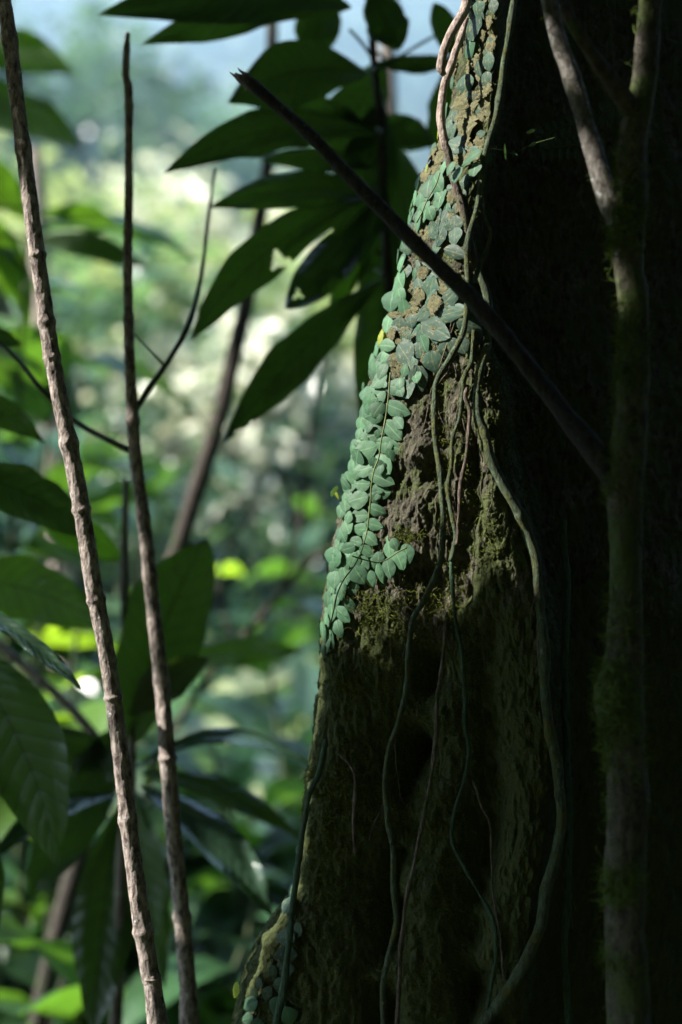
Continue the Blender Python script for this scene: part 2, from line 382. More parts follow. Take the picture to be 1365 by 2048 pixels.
# ------------------------------------------------------------------ vines on the trunk
def surf_tube(pts, off=.0, seg=10, knots=.18, r_scale=1.0, amp=.0004, bv=None, free=None, cap=1.425):
    s = spline(pts, step=5)
    d = []
    for p in s:
        l, n = hitc(p[0], p[1], bv or BV_D); d.append(l.y)
    d = np.array(d)
    w = 6; dm = np.array([d[max(0, i - w):i + w + 1].min() for i in range(len(d))])
    ker = np.exp(-np.linspace(-2, 2, 25) ** 2); ker /= ker.sum()
    dp = np.pad(dm, 12, mode='edge'); ds = np.convolve(dp, ker, 'valid')
    r = s[:, 2] * r_scale * ds * K
    ds = np.minimum(ds, cap) - r * .55 - off
    if free is not None: ds = np.interp(np.linspace(0, 1, len(ds)), np.linspace(0, 1, len(free)), free)
    P3 = np.array([W(p[0], p[1], dd) for p, dd in zip(s, ds)])
    L = len(s); kn = np.zeros(L); i = 20
    while i < L:
        kn += knots * np.exp(-((np.arange(L) - i) / 2.0) ** 2); i += random.randint(22, 50)
    r = r * (1 + kn + .1 * vnoise(np.stack([np.arange(L) * .07, np.zeros(L), np.full(L, pts[0][0] * .1)], 1)))
    P3[:, 0] += .0012 * vnoise(np.stack([np.arange(L) * .09, np.ones(L), np.full(L, pts[0][1] * .1)], 1))
    return P3, r, s
def vine(name, pts, mat, label, cat='vine', group='lianas climbing the trunk', **kw):
    P3, r, s = surf_tube(pts, **kw)
    V, F, uv = tube(P3, r, 12, amp=.0012, freq=140, lump=.12, lfreq=40)
    o = mk(name, V, F, mat, None, Vector(P3[-1]), uv=uv)
    tag(o, label, cat, group); return o, P3, r
VINES = []
def addv(*a, **k): VINES.append(vine(*a, **k))
r_ = lambda pts, r0, r1: [(p[0], p[1], r0 + (r1 - r0) * i / (len(pts) - 1)) for i, p in enumerate(pts)]
addv('liana', r_([(1034, -60), (1030, -20), (1022, 55), (1009, 120), (1001, 180), (991, 240), (979, 285), (968, 325), (964, 375), (953, 425), (939, 475), (934, 535), (936, 600), (929, 660), (906, 710), (880, 752),
     (872, 790), (871, 850), (882, 950), (888, 1020), (884, 1090), (873, 1152), (842, 1208), (824, 1240), (818, 1300), (814, 1370), (800, 1440), (779, 1495), (770, 1560), (775, 1620), (787, 1700), (790, 1780), (795, 1840), (780, 1900), (768, 1970), (768, 2060), (770, 2200)], 6.2, 5.2),
     M['vine_green'], 'long thin pale green liana running from the top of the trunk to its bottom', off=.004, cap=1.388)
addv('liana', [(956, 530, 7.2), (972, 590, 8.8), (980, 640, 8.8), (975, 690, 8.8), (963, 740, 8.8), (955, 790, 9.6), (957, 832, 9.6), (972, 880, 9.6), (986, 925, 9.6), (1010, 975, 9.6), (1040, 1030, 10.4), (1062, 1082, 11.2), (1074, 1150, 10.4),
     (1084, 1230, 10.4), (1090, 1320, 10.4), (1091, 1400, 10.4), (1104, 1480, 10.4), (1118, 1560, 10.4), (1122, 1640, 10.4), (1112, 1720, 10.4), (1094, 1778, 10.4), (1080, 1850, 11.2), (1050, 1920, 11.2), (1010, 1990, 11.2), (955, 2062, 11.2), (850, 2200, 11.2)],
     M['vine_green'], 'thickest green liana, kinked at mid height and sweeping left at the bottom', off=.006, cap=1.405)
addv('liana', r_([(947, 660), (946, 720), (930, 750), (924, 795), (920, 833), (906, 878), (905, 930), (897, 982), (905, 1036), (913, 1069), (908, 1098), (902, 1122)], 4.5, 4.5), M['vine_green'],
     'thin green liana right of the long pale one, ending in a knot', off=.004)
addv('liana', r_([(936, 770), (931, 795), (939, 822), (936, 866), (929, 924), (921, 962), (918, 1001), (915, 1050), (912, 1090)], 4.5, 4), M['vine_brown'],
     'short rough brown liana beside the kink of the thickest liana', off=.006)
addv('liana', r_([(903, 1122), (905, 1180), (910, 1240), (925, 1300), (928, 1360), (930, 1440), (938, 1500), (930, 1560), (910, 1620), (905, 1680), (925, 1730), (960, 1790), (985, 1840), (993, 1900), (985, 1960), (970, 2060)], 4.5, 3.5),
     M['vine_dark'], 'dark green liana winding down the shaded lower middle of the trunk', off=.003)
addv('liana', r_([(893, 1245), (885, 1330), (876, 1400), (872, 1480), (862, 1560), (850, 1620), (835, 1700), (815, 1780), (806, 1850), (800, 1950), (792, 2080)], 4, 5), M['vine_brown'],
     'dull brown liana following the edge of the mossy ridge low on the trunk', off=.003)
addv('liana', r_([(965, 385), (968, 430), (981, 465), (971, 505), (956, 540), (950, 565)], 3.5, 4), M['vine_green'], 'thin wiry green liana curving just above the broken branch', off=.004, cap=1.39)
addv('liana', r_([(650, 1480), (637, 1545), (620, 1590), (612, 1640), (601, 1690), (594, 1740), (588, 1800), (583, 1850), (576, 1920), (565, 1985), (548, 2070)], 4.5, 7), M['vine_dark'],
     'bluish green liana on the left edge of the trunk near the ground', off=.0)
addv('liana', r_([(1066, 1120), (1073, 1200), (1078, 1280), (1080, 1350)], 3, 3), M['vine_brown'], 'thin dark liana hanging left of the thickest liana in deep shade', off=.002)
addv('liana', r_([(1128, 1040), (1134, 1200), (1129, 1350), (1133, 1500), (1138, 1700), (1130, 1900), (1140, 2080)], 7, 7), M['vine_dark'], 'straight dark liana right of the thickest liana in deep shade', off=.0)
addv('liana', r_([(945, 1560), (965, 1610), (982, 1650), (984, 1720), (986, 1790), (1002, 1880), (1006, 1960)], 2.5, 2.5), M['vine_brown'], 'hair thin brown liana between the dark green one and the thickest one', off=.002)
addv('aerial_root', r_([(676, 1508), (700, 1530), (712, 1560), (708, 1620), (706, 1660), (710, 1705)], 3, 4), M['vine_brown'], 'short brown rootlet on the mossy lower left flank of the trunk', 'aerial root', off=.001)
addv('aerial_root', [(940, -40, 10), (930, 15, 10), (912, 50, 10), (894, 85, 9.5), (884, 118, 9.5), (882, 138, 9), (890, 150, 5)], M['pale_root'], 'stout pale root stub curling left of the trunk at the top', 'aerial root', off=.01, free=[1.44, 1.43, 1.42, 1.41, 1.41], knots=.08)
addv('aerial_root', [(938, 30, 5), (926, 62, 7), (912, 100, 8), (902, 138, 9), (888, 172, 9), (882, 205, 9), (880, 240, 9), (885, 272, 8.5), (893, 300, 8)], M['pale_root'],
     'pale root running down the upper left edge of the trunk behind the curled stub', 'aerial root', off=.006, free=[1.46, 1.44, 1.43, 1.425], knots=.1)
addv('liana', [(888, 285, 7), (896, 305, 8), (906, 345, 8), (916, 385, 8), (928, 430, 8), (939, 475, 8), (950, 530, 8.5), (962, 560, 8)], M['vine_brown'], 'brown liana continuing down from the pale root towards the broken branch', off=.002, cap=1.405)
VINES[13], VINES[14] = VINES[13], VINES[14]

# ------------------------------------------------------------------ shield leaves
def shield_mesh(name, mat, asp=.8, tipc=1.0, dome=.16, seed=0, rag=.015):
    nu, nv = 9, 13; rg = np.random.default_rng(seed)
    s = np.linspace(-1, 1, nu)[None]; t = np.linspace(0, 1, nv)[:, None]
    prof = np.sin(np.pi * np.clip(t, 0, 1) ** tipc) ** .70 * (1 + .12 * np.sign(s) * np.sin(seed * 2.3) * np.sin(np.pi * t))
    w = asp / 2 * prof * (1 + .06 * np.sin(t * 9 + seed) * np.sign(s))
    X = s * w * (1 + rag * rg.standard_normal((nv, nu))); Y = (t - .5) * np.ones_like(s)
    bend = rg.uniform(-.03, .05)
    Zz = -dome * (s ** 2) * prof * asp - (dome * .5 + bend) * (2 * t - 1) ** 2 + .025 * np.abs(s) * prof + max(.008, rag * .35) * rg.standard_normal((nv, nu))
    V = np.stack([X * np.ones_like(t), Y, Zz], -1).reshape(-1, 3)
    uv = np.stack([np.broadcast_to(s * .5 + .5, (nv, nu)), np.broadcast_to(t, (nv, nu))], -1).reshape(-1, 2)
    return np_mesh(name, V, grid_faces(nv, nu), mat, uv=uv)
SM = {}
for mk_, nm in (('shield', 'g'), ('shield_pale', 'p'), ('shield_dull', 'd'), ('shield_crust', 'c'), ('yellow', 'y')):
    SM[nm] = [shield_mesh('leaf', M[mk_], 1.0, random.uniform(.72, 1.0), random.uniform(.02, .10), i, .10 if nm == 'c' else .022 if nm == 'd' else .012) for i in range(9)]
class Creeper:
    def __init__(s, at, label, group='creepers on the trunk', cat='creeper', name='climbing_creeper'):
        l, n = hitc(*at); s.o = empty(name, l, label, cat, group); s.n = 0
    def leaf(s, px, py, ang, L, Wd, kind='g', lift=.003, tilt=None, jit=8, label=None):
        if s.n >= 99: return
        l, _ = hitc(px, py); ls, n = hitc(px, py, BV_S)
        ln = BV_S.find_nearest(ls)[1]
        if ln.dot(n) < 0: ln = -ln
        n = n.copy(); ang += random.uniform(-jit, jit)
        c, sn = math.cos(R(ang)), math.sin(R(ang))
        dirv = Vector((c, 0, -sn)); t = dirv - n * dirv.dot(n)
        t.normalize(); b = t.cross(n).normalized()
        sc = l.y * K
        kl = max(.62, math.hypot(t.x, t.z)); kw = max(.62, math.hypot(b.x, b.z))
        t1 = tilt if tilt is not None else random.uniform(-6, 12)
        rot = Matrix.Rotation(R(-t1), 3, b) @ Matrix.Rotation(R(random.uniform(-9, 9)), 3, t)
        t2, b2, n2 = rot @ t, rot @ b, rot @ n
        s1 = random.uniform(.86, 1.14); s2 = s1 * random.uniform(.92, 1.08); L *= s1; Wd *= s2; LL, WW = 1.08 * L * sc / kl, 1.06 * Wd * sc / kw
        m = Matrix(((b2.x * WW, t2.x * LL, n2.x * (LL + WW) / 2, 0), (b2.y * WW, t2.y * LL, n2.y * (LL + WW) / 2, 0), (b2.z * WW, t2.z * LL, n2.z * (LL + WW) / 2, 0), (0, 0, 0, 1)))
        o = bpy.data.objects.new('leaf', random.choice(SM[kind])); C.objects.link(o); o.parent = s.o
        loc = l + n * lift
        m.translation = loc - s.o.location
        o.matrix_local = m; s.n += 1
        if label: o['label'] = label
        return o
    def stem(s, pts, r=2.2, mat='stem_lt', off=.0015):
        P3, rr, _ = surf_tube(r_(pts, r * .75, r * .6), off=off, knots=.4)
        V, F, uv = tube(P3, rr, 7, lump=.15, lfreq=60); mk('stem', V, F, M[mat], s.o)
M['stem_lt'] = flat_mat('stem_light', (.05, .075, .02), (.10, .12, .04), 60, .6)
M['stem_dk'] = flat_mat('stem_brown', (.06, .05, .03), (.11, .09, .05), 60, .7)

# the two-rowed strand
cr = Creeper((760, 900), 'double row of oval green leaves climbing the sunlit middle of the trunk edge')
cr.stem([(783, 745), (779, 780), (775, 815), (770, 850), (762, 885), (757, 915), (748, 940), (743, 970), (741, 1000), (738, 1030), (735, 1060), (729, 1085), (722, 1110)], 2.2)
for (x, y), a, L in zip([(765, 762), (757, 797), (752, 831), (749, 873), (737, 900), (731, 940), (728, 968), (721, 999), (723, 1032), (724, 1059), (716, 1083), (708, 1104)],
                     [150, 160, 170, 172, 178, 172, 180, 172, 175, 180, 185, 195], [38, 42, 44, 42, 46, 38, 36, 40, 34, 30, 30, 32]):
    cr.leaf(x, y, a, L, L * .84, 'p' if y > 840 else 'g', .0055)
for (x, y), a, L in zip([(802, 776), (802, 819), (792, 862), (785, 893), (771, 930), (768, 957), (763, 986), (758, 1021), (752, 1050), (745, 1077), (737, 1102)],
                     [15, 20, 35, 22, 40, 20, 8, 22, 15, 30, 30], [48, 52, 50, 48, 50, 46, 44, 40, 34, 34, 34]):
    cr.leaf(x, y, a, L, L * .66, 'g' if y < 850 else 'p', .0055)
# cluster at the lower end
cr = Creeper((745, 1130), 'dense cluster of overlapping oval leaves at the lower end of the sunlit patch')
cr.stem([(815, 1095), (795, 1105), (775, 1118), (755, 1125), (730, 1120), (705, 1112)], 2)
cr.stem([(722, 1110), (708, 1135), (690, 1160), (676, 1190), (668, 1225), (660, 1260)], 2)
for x, y, a, L, w in [(781, 1097, 75, 44, 20), (795, 1089, 60, 24, 16), (819, 1108, 85, 34, 22), (804, 1121, 60, 36, 24), (784, 1137, 70, 38, 22), (763, 1116, 80, 26, 18), (748, 1123, 80, 32, 20), (729, 1128, 120, 34, 26),
                      (749, 1157, 88, 34, 17), (768, 1147, 80, 34, 14), (724, 1150, 60, 34, 28), (708, 1176, 105, 38, 22), (690, 1182, 95, 36, 16), (676, 1179, 100, 36, 22), (677, 1160, 95, 38, 24), (695, 1151, 70, 36, 26), (690, 1129, 60, 30, 26),
                      (676, 1116, 100, 34, 24), (683, 1086, 90, 24, 18), (695, 1074, 60, 22, 22), (701, 1055, 60, 26, 22), (701, 1212, 40, 34, 24), (689, 1229, 45, 36, 22), (680, 1257, 65, 36, 20), (665, 1203, 95, 34, 14), (676, 1203, 85, 30, 18),
                      (670, 1226, 90, 30, 16), (661, 1245, 95, 38, 12), (668, 1278, 85, 34, 12), (660, 1287, 90, 34, 10), (655, 1302, 92, 30, 8), (656, 1264, 95, 34, 9), (712, 1120, 120, 28, 20), (700, 1098, 170, 34, 24), (738, 1142, 100, 26, 16)]:
    cr.leaf(x, y, a, L * 1.08, w * 1.15, random.choice('ggp'), random.uniform(.003, .008), jit=6)
cr2 = Creeper((690, 900), 'column of foreshortened pale leaves wrapping the left silhouette of the trunk')
for i in range(46):
    y = 700 + i * 10.2 + random.uniform(-3, 3); x = float(XL(y)) + random.uniform(4, 26)
    cr2.leaf(x, y, random.uniform(60, 130), random.uniform(26, 38), random.uniform(16, 26), random.choice('ppg'), random.uniform(.002, .006), tilt=random.uniform(-5, 18))
for i in range(16):
    y = 1090 + i * 12; x = float(XL(y)) + random.uniform(2, 14)
    cr2.leaf(x, y, random.uniform(75, 105), 30, 15, random.choice('pg'), .003)
cr2.leaf(690, 986, 200, 30, 20, 'p', .012, tilt=30); cr2.leaf(686, 992, 60, 20, 12, 'y', .008, tilt=40, label='yellowing leaf sticking out from the trunk')
# upper green leaves
cr = Creeper((870, 380), 'green leaf cluster on the upper trunk edge above the broken branch')
cr.stem([(880, 345), (872, 370), (855, 400), (845, 425), (835, 445)], 2)
for x, y, a, L, w in [(836, 406, 110, 36, 18), (850, 403, 80, 28, 16), (868, 386, 60, 30, 28), (890, 402, 90, 36, 30), (861, 425, 105, 42, 18), (831, 437, 140, 34, 18), (845, 445, 95, 44, 14), (816, 492, 60, 26, 26), (811, 531, 90, 26, 18),
                      (883, 369, 40, 32, 30), (865, 379, 70, 38, 26), (896, 339, 80, 26, 14), (890, 396, 30, 26, 18), (905, 400, 95, 34, 12), (825, 470, 100, 30, 20), (806, 515, 95, 30, 14), (902, 425, 110, 28, 14)]:
    cr.leaf(x, y, a, L * 1.08, w * 1.12, random.choice('gp'), .006, jit=6)
SPRAY = []
cr = Creeper((950, 320), 'loose spray of six small leaves where the long liana bends at the top')
cr.stem([(975, 295), (962, 320), (940, 330), (915, 340)], 2.2, off=.012); cr.stem([(978, 297), (1005, 300), (1030, 306), (1060, 290), (1110, 275)], 1.0, off=.02)
for x, y, a, L, w, lf in [(942, 315, 185, 36, 21, .014), (972, 315, 110, 28, 21, .018), (949, 340, 90, 28, 25, .016), (913, 349, 80, 27, 23, .018), (900, 336, 120, 24, 14, .01), (1012, 305, 35, 24, 9, .02), (1030, 308, 5, 18, 5, .025), (1062, 262, 160, 18, 7, .03), (1066, 289, 150, 14, 5, .03)]:
    o = cr.leaf(x, y, a, L, w, 'g', lf, jit=3, tilt=0)
    if o is not None:
        p_ = W(x, y, 1.382 if x < 1000 else 1.40); o.location = p_ - cr.o.location; SPRAY.append(p_)
# single large bright leaves mid edge
cr = Creeper((800, 600), 'three large rounded leaves stacked on the trunk edge below the broken branch')
for x, y, a, L, w, kd in [(808, 563, 40, 38, 40, 'p'), (793, 605, 100, 36, 36, 'g'), (786, 648, 95, 42, 28, 'p'), (781, 694, 10, 28, 20, 'p'), (762, 703, 100, 34, 16, 'p'), (777, 716, 140, 28, 18, 'p'), (790, 672, 60, 24, 14, 'c'), (800, 632, 10, 30, 12, 'c'), (822, 545, 95, 28, 16, 'd'),
                          (768, 730, 100, 30, 20, 'p'), (780, 745, 30, 24, 20, 'd'), (770, 680, 100, 30, 12, 'y'), (762, 742, 90, 30, 18, 'g')]:
    cr.leaf(x, y, a, L * 1.08, w * 1.1, kd, .006, jit=4)
# large dull leaves in half shade
cr = Creeper((880, 640), 'large dull bluish leaves in half shade left of the long liana')
cr.stem([(925, 590), (915, 620), (905, 655), (893, 700), (880, 735)], 2, 'stem_dk')
for x, y, a, L, w in [(904, 600, 160, 52, 32), (902, 629, 175, 62, 30), (880, 660, 15, 58, 36), (857, 680, 60, 52, 42), (941, 652, 15, 52, 36), (906, 696, 80, 38, 38), (817, 708, 40, 50, 44), (873, 722, 85, 46, 36), (843, 757, 75, 52, 36), (820, 776, 60, 40, 30),
                      (859, 626, 160, 36, 20), (871, 579, 130, 44, 34), (868, 604, 150, 42, 20), (893, 446, 150, 36, 24), (918, 450, 90, 34, 24), (890, 470, 150, 40, 24), (918, 474, 95, 34, 22), (918, 507, 20, 36, 20), (865, 544, 20, 42, 30), (848, 700, 80, 30, 26), (828, 735, 60, 34, 30),
                      (930, 690, 60, 30, 20), (885, 492, 160, 36, 20)]:
    cr.leaf(x, y, a, L * 1.05, w * 1.08, 'd', .006, jit=4)
# the crusted column at the top
cr = Creeper((950, 120), 'column of round moss crusted shield leaves pressed flat up the sunlit top of the trunk')
for x, y, a, L, w, kd in [(963, 22, 95, 34, 38, 'd'), (957, 57, 95, 40, 40, 'd'), (948, 98, 100, 40, 38, 'g'), (964, 82, 60, 30, 26, 'd'), (952, 131, 95, 38, 48, 'c'), (939, 170, 90, 38, 36, 'd'), (928, 210, 95, 40, 42, 'c'), (934, 236, 100, 30, 40, 'c'), (939, 258, 100, 38, 36, 'c'),
                          (905, 259, 90, 34, 18, 'd'), (917, 259, 95, 34, 16, 'd'), (977, 207, 90, 34, 28, 'c'), (972, 238, 90, 36, 28, 'c'), (979, 165, 95, 34, 26, 'd'), (992, 15, 80, 28, 18, 'd'), (922, 294, 20, 50, 36, 'd'), (969, 271, 90, 16, 16, 'd'), (877, 345, 90, 30, 30, 'c'),
                          (882, 321, 90, 36, 26, 'c'), (863, 326, 100, 28, 20, 'c'), (868, 304, 100, 28, 22, 'd'), (882, 247, 60, 22, 14, 'p'), (875, 268, 95, 26, 9, 'y'), (842, 366, 120, 30, 16, 'p'), (984, 45, 90, 30, 20, 'c'), (965, -8, 95, 36, 40, 'd'), (985, 90, 95, 34, 20, 'c'), (985, 125, 95, 34, 22, 'd'), (955, -38, 95, 36, 40, 'c'),
                          (900, 225, 100, 34, 22, 'p'), (860, 345, 100, 26, 14, 'y'), (855, 300, 100, 24, 10, 'p'), (930, 190, 95, 30, 26, 'c'), (890, 290, 95, 30, 24, 'c'), (905, 320, 90, 30, 24, 'd')]:
    cr.leaf(x, y, a, L * 1.08, w * 1.08, kd, .005 if kd != 'c' else .0035, jit=6, tilt=random.uniform(0, 14))
# under-layer of old overlapping scales
for k in range(2):
    cr = Creeper((900, 500 + 100 * k), ['old brown crusted leaves overlapping like scales on the trunk above the broken branch', 'old brown crusted leaves overlapping like scales on the trunk below the broken branch'][k])
    n = 0
    while n < 90:
        y = random.uniform(-20, 470) if k == 0 else random.uniform(440, 770)
        x1 = np.interp(y, [0, 300, 420, 560, 700, 770], [998, 975, 935, 935, 905, 830]); x = random.uniform(float(XL(y)) + 4, x1)
        cr.leaf(x, y, random.uniform(70, 125), random.uniform(22, 36), random.uniform(16, 30), random.choice('ccdd'), random.uniform(.0015, .004), tilt=random.uniform(0, 18)); n += 1
cr = Creeper((840, 690), 'scattered single leaves of mixed size between the leafy edge and the long liana')
for i in range(64):
    y = random.uniform(330, 1000); xl = float(XL(y)); xr = np.interp(y, [330, 600, 740, 900, 1180], [940, 925, 850, 800, 760]); x = xl + (xr - xl) * random.random() ** .8
    L = random.uniform(16, 44) * (1 if y < 760 else .75); kd = random.choice('ddgc' if y < 720 and x > xl + 50 else 'gpg')
    cr.leaf(x, y, random.gauss(80, 40), L, L * random.uniform(.5, .85), kd, random.uniform(.003, .009), tilt=random.uniform(-12, 25), jit=10)
# bottom left strand
cr = Creeper((575, 1900), 'strand of dark bluish folded leaves on the trunk foot at the bottom')
for x, y, a, L, w in [(595, 1746, 80, 30, 28), (590, 1783, 70, 30, 30), (583, 1815, 85, 34, 24), (577, 1875, 80, 30, 40), (577, 1909, 85, 28, 40), (574, 1937, 85, 32, 38), (564, 1969, 90, 34, 30), (551, 1942, 90, 24, 16), (524, 1966, 110, 24, 14), (507, 2008, 160, 36, 28), (500, 2035, 160, 34, 24),
                      (606, 1702, 20, 18, 14), (557, 2012, 90, 36, 28), (580, 2030, 80, 34, 28), (540, 1985, 120, 26, 18), (520, 2050, 120, 30, 26), (600, 1860, 90, 26, 16), (515, 1985, 130, 24, 16)]:
    cr.leaf(x, y, a, L, w, 'd' if y < 1990 else 'g', .006, jit=4)
cr.leaf(500, 1982, 130, 36, 13, 'y', .02, tilt=20, label='bright yellow green young leaf')
print('creepers', time.time() - T0)

# ------------------------------------------------------------------ moss threads
def threads(name, pts, nrms, lens, rads, mat, parent, seg=4, curl=.9, down=.5):
    n = len(pts); pts = np.array(pts); nr_ = np.array(nrms); L = np.array(lens)[:, None]; r = np.array(rads)
    dirv = nr_ + RNG.normal(0, .75, (n, 3)); dirv /= np.linalg.norm(dirv, axis=1)[:, None]
    P = [pts]; bendv = RNG.normal(0, curl, (n, 3)); bendv[:, 2] -= down
    for i in range(seg):
        dirv = dirv + bendv / seg + RNG.normal(0, .22, (n, 3)); dirv /= np.linalg.norm(dirv, axis=1)[:, None]
        P.append(P[-1] + dirv * L / seg)
    P = np.stack(P, 1)
    a = np.cross(dirv, [0.3, 1, .2]); a /= np.linalg.norm(a, axis=1)[:, None]; b = np.cross(dirv, a)
    ring = []
    for k in range(3):
        th = k * 2.0944
        ring.append(a * math.cos(th) + b * math.sin(th))
    ring = np.stack(ring, 1)
    taper = np.linspace(1, .35, seg + 1)
    V = P[:, :, None, :] + ring[:, None] * (r[:, None, None, None] * taper[None, :, None, None])
    V = V.reshape(-1, 3)
    g = grid_faces(seg + 1, 3, True)
    F = (g[None] + (np.arange(n) * (seg + 1) * 3)[:, None, None]).reshape(-1, 4)
    o = mk(name, V, F, mat, parent); return o
pts, nn, ll, rr = [], [], [], []
def moss_at(px, py, L, r=.00042):
    l, n = hit(px, py)
    if l is None or l.y > 1.75: return
    pts.append(tuple(l)); nn.append(tuple(n)); ll.append(L * K * 1.42); rr.append(r)
for i in range(15000):
    y = random.uniform(1120, 2080); x = random.uniform(float(XL(y)), 960)
    dens = float(fbm(np.array([[x / 60, y / 90, 3.]]), 3)[0])
    if dens > -.12: moss_at(x, y, random.uniform(4, 12), .0004)
for cx, cy_, sx, sy, n, L in [(745, 1215, 40, 30, 200, 26), (860, 1215, 22, 50, 90, 18), (820, 1072, 22, 8, 120, 22), (1030, 850, 45, 60, 420, 18), (1010, 745, 30, 12, 70, 18), (1050, 975, 8, 22, 60, 16), (690, 1365, 35, 25, 200, 22), (628, 1545, 10, 14, 50, 30),
                            (700, 1560, 50, 60, 420, 22), (655, 1700, 35, 120, 500, 18), (900, 1230, 14, 40, 90, 20), (975, 1080, 30, 70, 260, 12), (930, 870, 10, 120, 160, 12), (870, 830, 8, 110, 120, 10), (840, 1900, 35, 120, 240, 14), (1100, 1420, 20, 30, 30, 14), (735, 1140, 30, 25, 110, 16), (905, 1450, 30, 90, 240, 12),
                            (1060, 600, 50, 60, 50, 14), (860, 1700, 25, 100, 220, 14), (890, 870, 12, 160, 150, 14), (970, 120, 25, 140, 200, 9), (890, 500, 40, 80, 160, 7), (1150, 700, 60, 260, 160, 12), (1000, 1500, 60, 200, 160, 14)]:
    for i in range(n): moss_at(random.gauss(cx, sx * .7), random.gauss(cy_, sy * .7), random.uniform(.4, 1.25) * L, .00045)
ms = threads('moss', pts, nn, ll, rr, M['moss'], tree); ms['kind'] = 'stuff'
print('moss', time.time() - T0)

# ------------------------------------------------------------------ free stems (pixel + depth rows)
def stem_pts(rows_, step=5):
    s = spline(rows_, step=step)       # px,py,depth,rpx
    P3 = np.array([W(a, b, c) for a, b, c, _ in s]); return P3, s[:, 3] * s[:, 2] * K
def stem(name, rows_, mat, parent=None, seg=20, amp=.0015, freq=90, lump=.12, lfreq=14, step=4, stretch=.25, knots=False):
    P3, r = stem_pts(rows_, step)
    if knots:
        i = 12
        while i < len(P3) - 12:
            r = r * (1 + random.uniform(.08, .22) * np.exp(-((np.arange(len(P3)) - i) / random.uniform(2, 6)) ** 2)); i += random.randint(25, 110)
    V, F, uv = tube(P3, r, seg, amp, freq, stretch, lump, lfreq)
    o = mk(name, V, F, mat, parent, Vector(P3[-1]) if parent is None else None, uv=uv); return o, P3, r
def to_ground(rows_, d=None):
    x, y, dd, r = rows_[-1]
    yg = 1024 + (CAM_Z + .05) / (dd * K); x0, y0 = rows_[-2][:2]
    sl = (x - x0) / (y - y0)
    return rows_ + [((x + sl * (yg - y) * .4), (y + yg) / 2, dd, r * 1.06), (x + sl * (yg - y) * .6, yg, dd, r * 1.2)]
# sapling A
ra = [(-22, -160, 1.48, 13), (-8, -60, 1.48, 14), (8, 0, 1.48, 14), (20, 80, 1.48, 15), (32, 180, 1.48, 15), (46, 290, 1.48, 15), (56, 370, 1.48, 15.5), (71, 480, 1.48, 16), (85, 580, 1.48, 16), (99, 680, 1.48, 16.5),
      (117, 780, 1.48, 17), (137, 880, 1.48, 17), (157, 980, 1.48, 17.5), (175, 1090, 1.48, 17), (191, 1190, 1.48, 17.5), (211, 1290, 1.48, 17), (226, 1390, 1.48, 17), (241, 1500, 1.48, 17), (252, 1600, 1.48, 17), (266, 1710, 1.48, 17.5),
      (282, 1830, 1.48, 18), (301, 1950, 1.48, 18), (318, 2060, 1.48, 18)]
eA = empty('sapling', W(360, 4080, 1.48), 'pale brown bare sapling stem at far left, sharply lit on its left side', 'sapling', 'bare saplings on the left')
eA.location.z = 0
_, PA, rA = stem('trunk', to_ground(ra), M['sapling'], eA, 52, .0009, 330, .05, 14, 2.5, .35, True)
rb = [(256, 66, 1.70, 4), (254, 100, 1.70, 7), (252, 150, 1.70, 7.5), (258, 185, 1.70, 8.5), (258, 300, 1.70, 8), (258, 400, 1.70, 8.5), (256, 500, 1.70, 9), (257, 600, 1.70, 9.5), (259, 700, 1.69, 10.5), (264, 800, 1.69, 11.5), (270, 900, 1.69, 13),
      (280, 980, 1.69, 13), (293, 1080, 1.68, 13.5), (303, 1180, 1.68, 14), (315, 1290, 1.67, 14.5), (325, 1380, 1.67, 15), (333, 1480, 1.66, 15.5), (341, 1580, 1.66, 16), (346, 1650, 1.66, 16.5), (356, 1750, 1.66, 16.5), (367, 1860, 1.66, 17), (375, 1960, 1.66, 17), (381, 2060, 1.66, 17)]
eB = empty('sapling', W(400, 3700, 1.66), 'slimmer dark sapling with a broken tip and thin twigs, right of the pale one', 'sapling', 'bare saplings on the left')
eB.location.z = 0
stem('trunk', to_ground(rb), M['sapling'], eB, 44, .0008, 300, .05, 14, 2.5, .35, True)
for rw in ([(268, 905, 1.69, 7), (220, 882, 1.70, 6), (150, 842, 1.73, 5.5), (90, 785, 1.7, 5), (40, 725, 1.73, 4.5), (-20, 668, 1.76, 4)],
           [(268, 825, 1.69, 6), (300, 775, 1.71, 6), (335, 725, 1.73, 5), (368, 670, 1.7, 5), (390, 610, 1.75, 4.5), (406, 530, 1.8, 4), (418, 430, 1.85, 3.5), (430, 340, 1.9, 3)],
           [(330, 732, 1.73, 3), (300, 700, 1.7, 2.5), (265, 665, 1.76, 2)]):
    stem('twig', rw, M['dark_bark'], eB, 10, .0006)
# broken branch + mossy stem on the right
eM = empty('mossy_stem', (W(1255, 2060, 1.25).x, 1.25, 0), 'slender moss covered tree with grey forks standing in shade before the big trunk', 'small tree')
rm = [(1310, -160, 1.25, 24), (1303, -40, 1.25, 25), (1297, 60, 1.25, 25), (1291, 150, 1.25, 25), (1284, 200, 1.25, 27), (1270, 260, 1.25, 27), (1265, 330, 1.25, 27), (1270, 400, 1.25, 30), (1258, 460, 1.25, 34), (1258, 540, 1.25, 28), (1266, 600, 1.25, 28),
      (1270, 700, 1.25, 29), (1264, 800, 1.25, 30), (1258, 900, 1.25, 33), (1250, 970, 1.25, 35), (1252, 1100, 1.25, 32), (1250, 1200, 1.25, 34), (1252, 1300, 1.25, 38), (1238, 1390, 1.25, 48), (1250, 1480, 1.25, 42), (1255, 1600, 1.25, 41), (1250, 1750, 1.25, 42), (1252, 1900, 1.25, 42), (1257, 2060, 1.25, 43)]
_, PM, rM = stem('trunk', to_ground(rm), M['mossy_bark'], eM, 40, .003, 60, .16, 25, 3, .6)
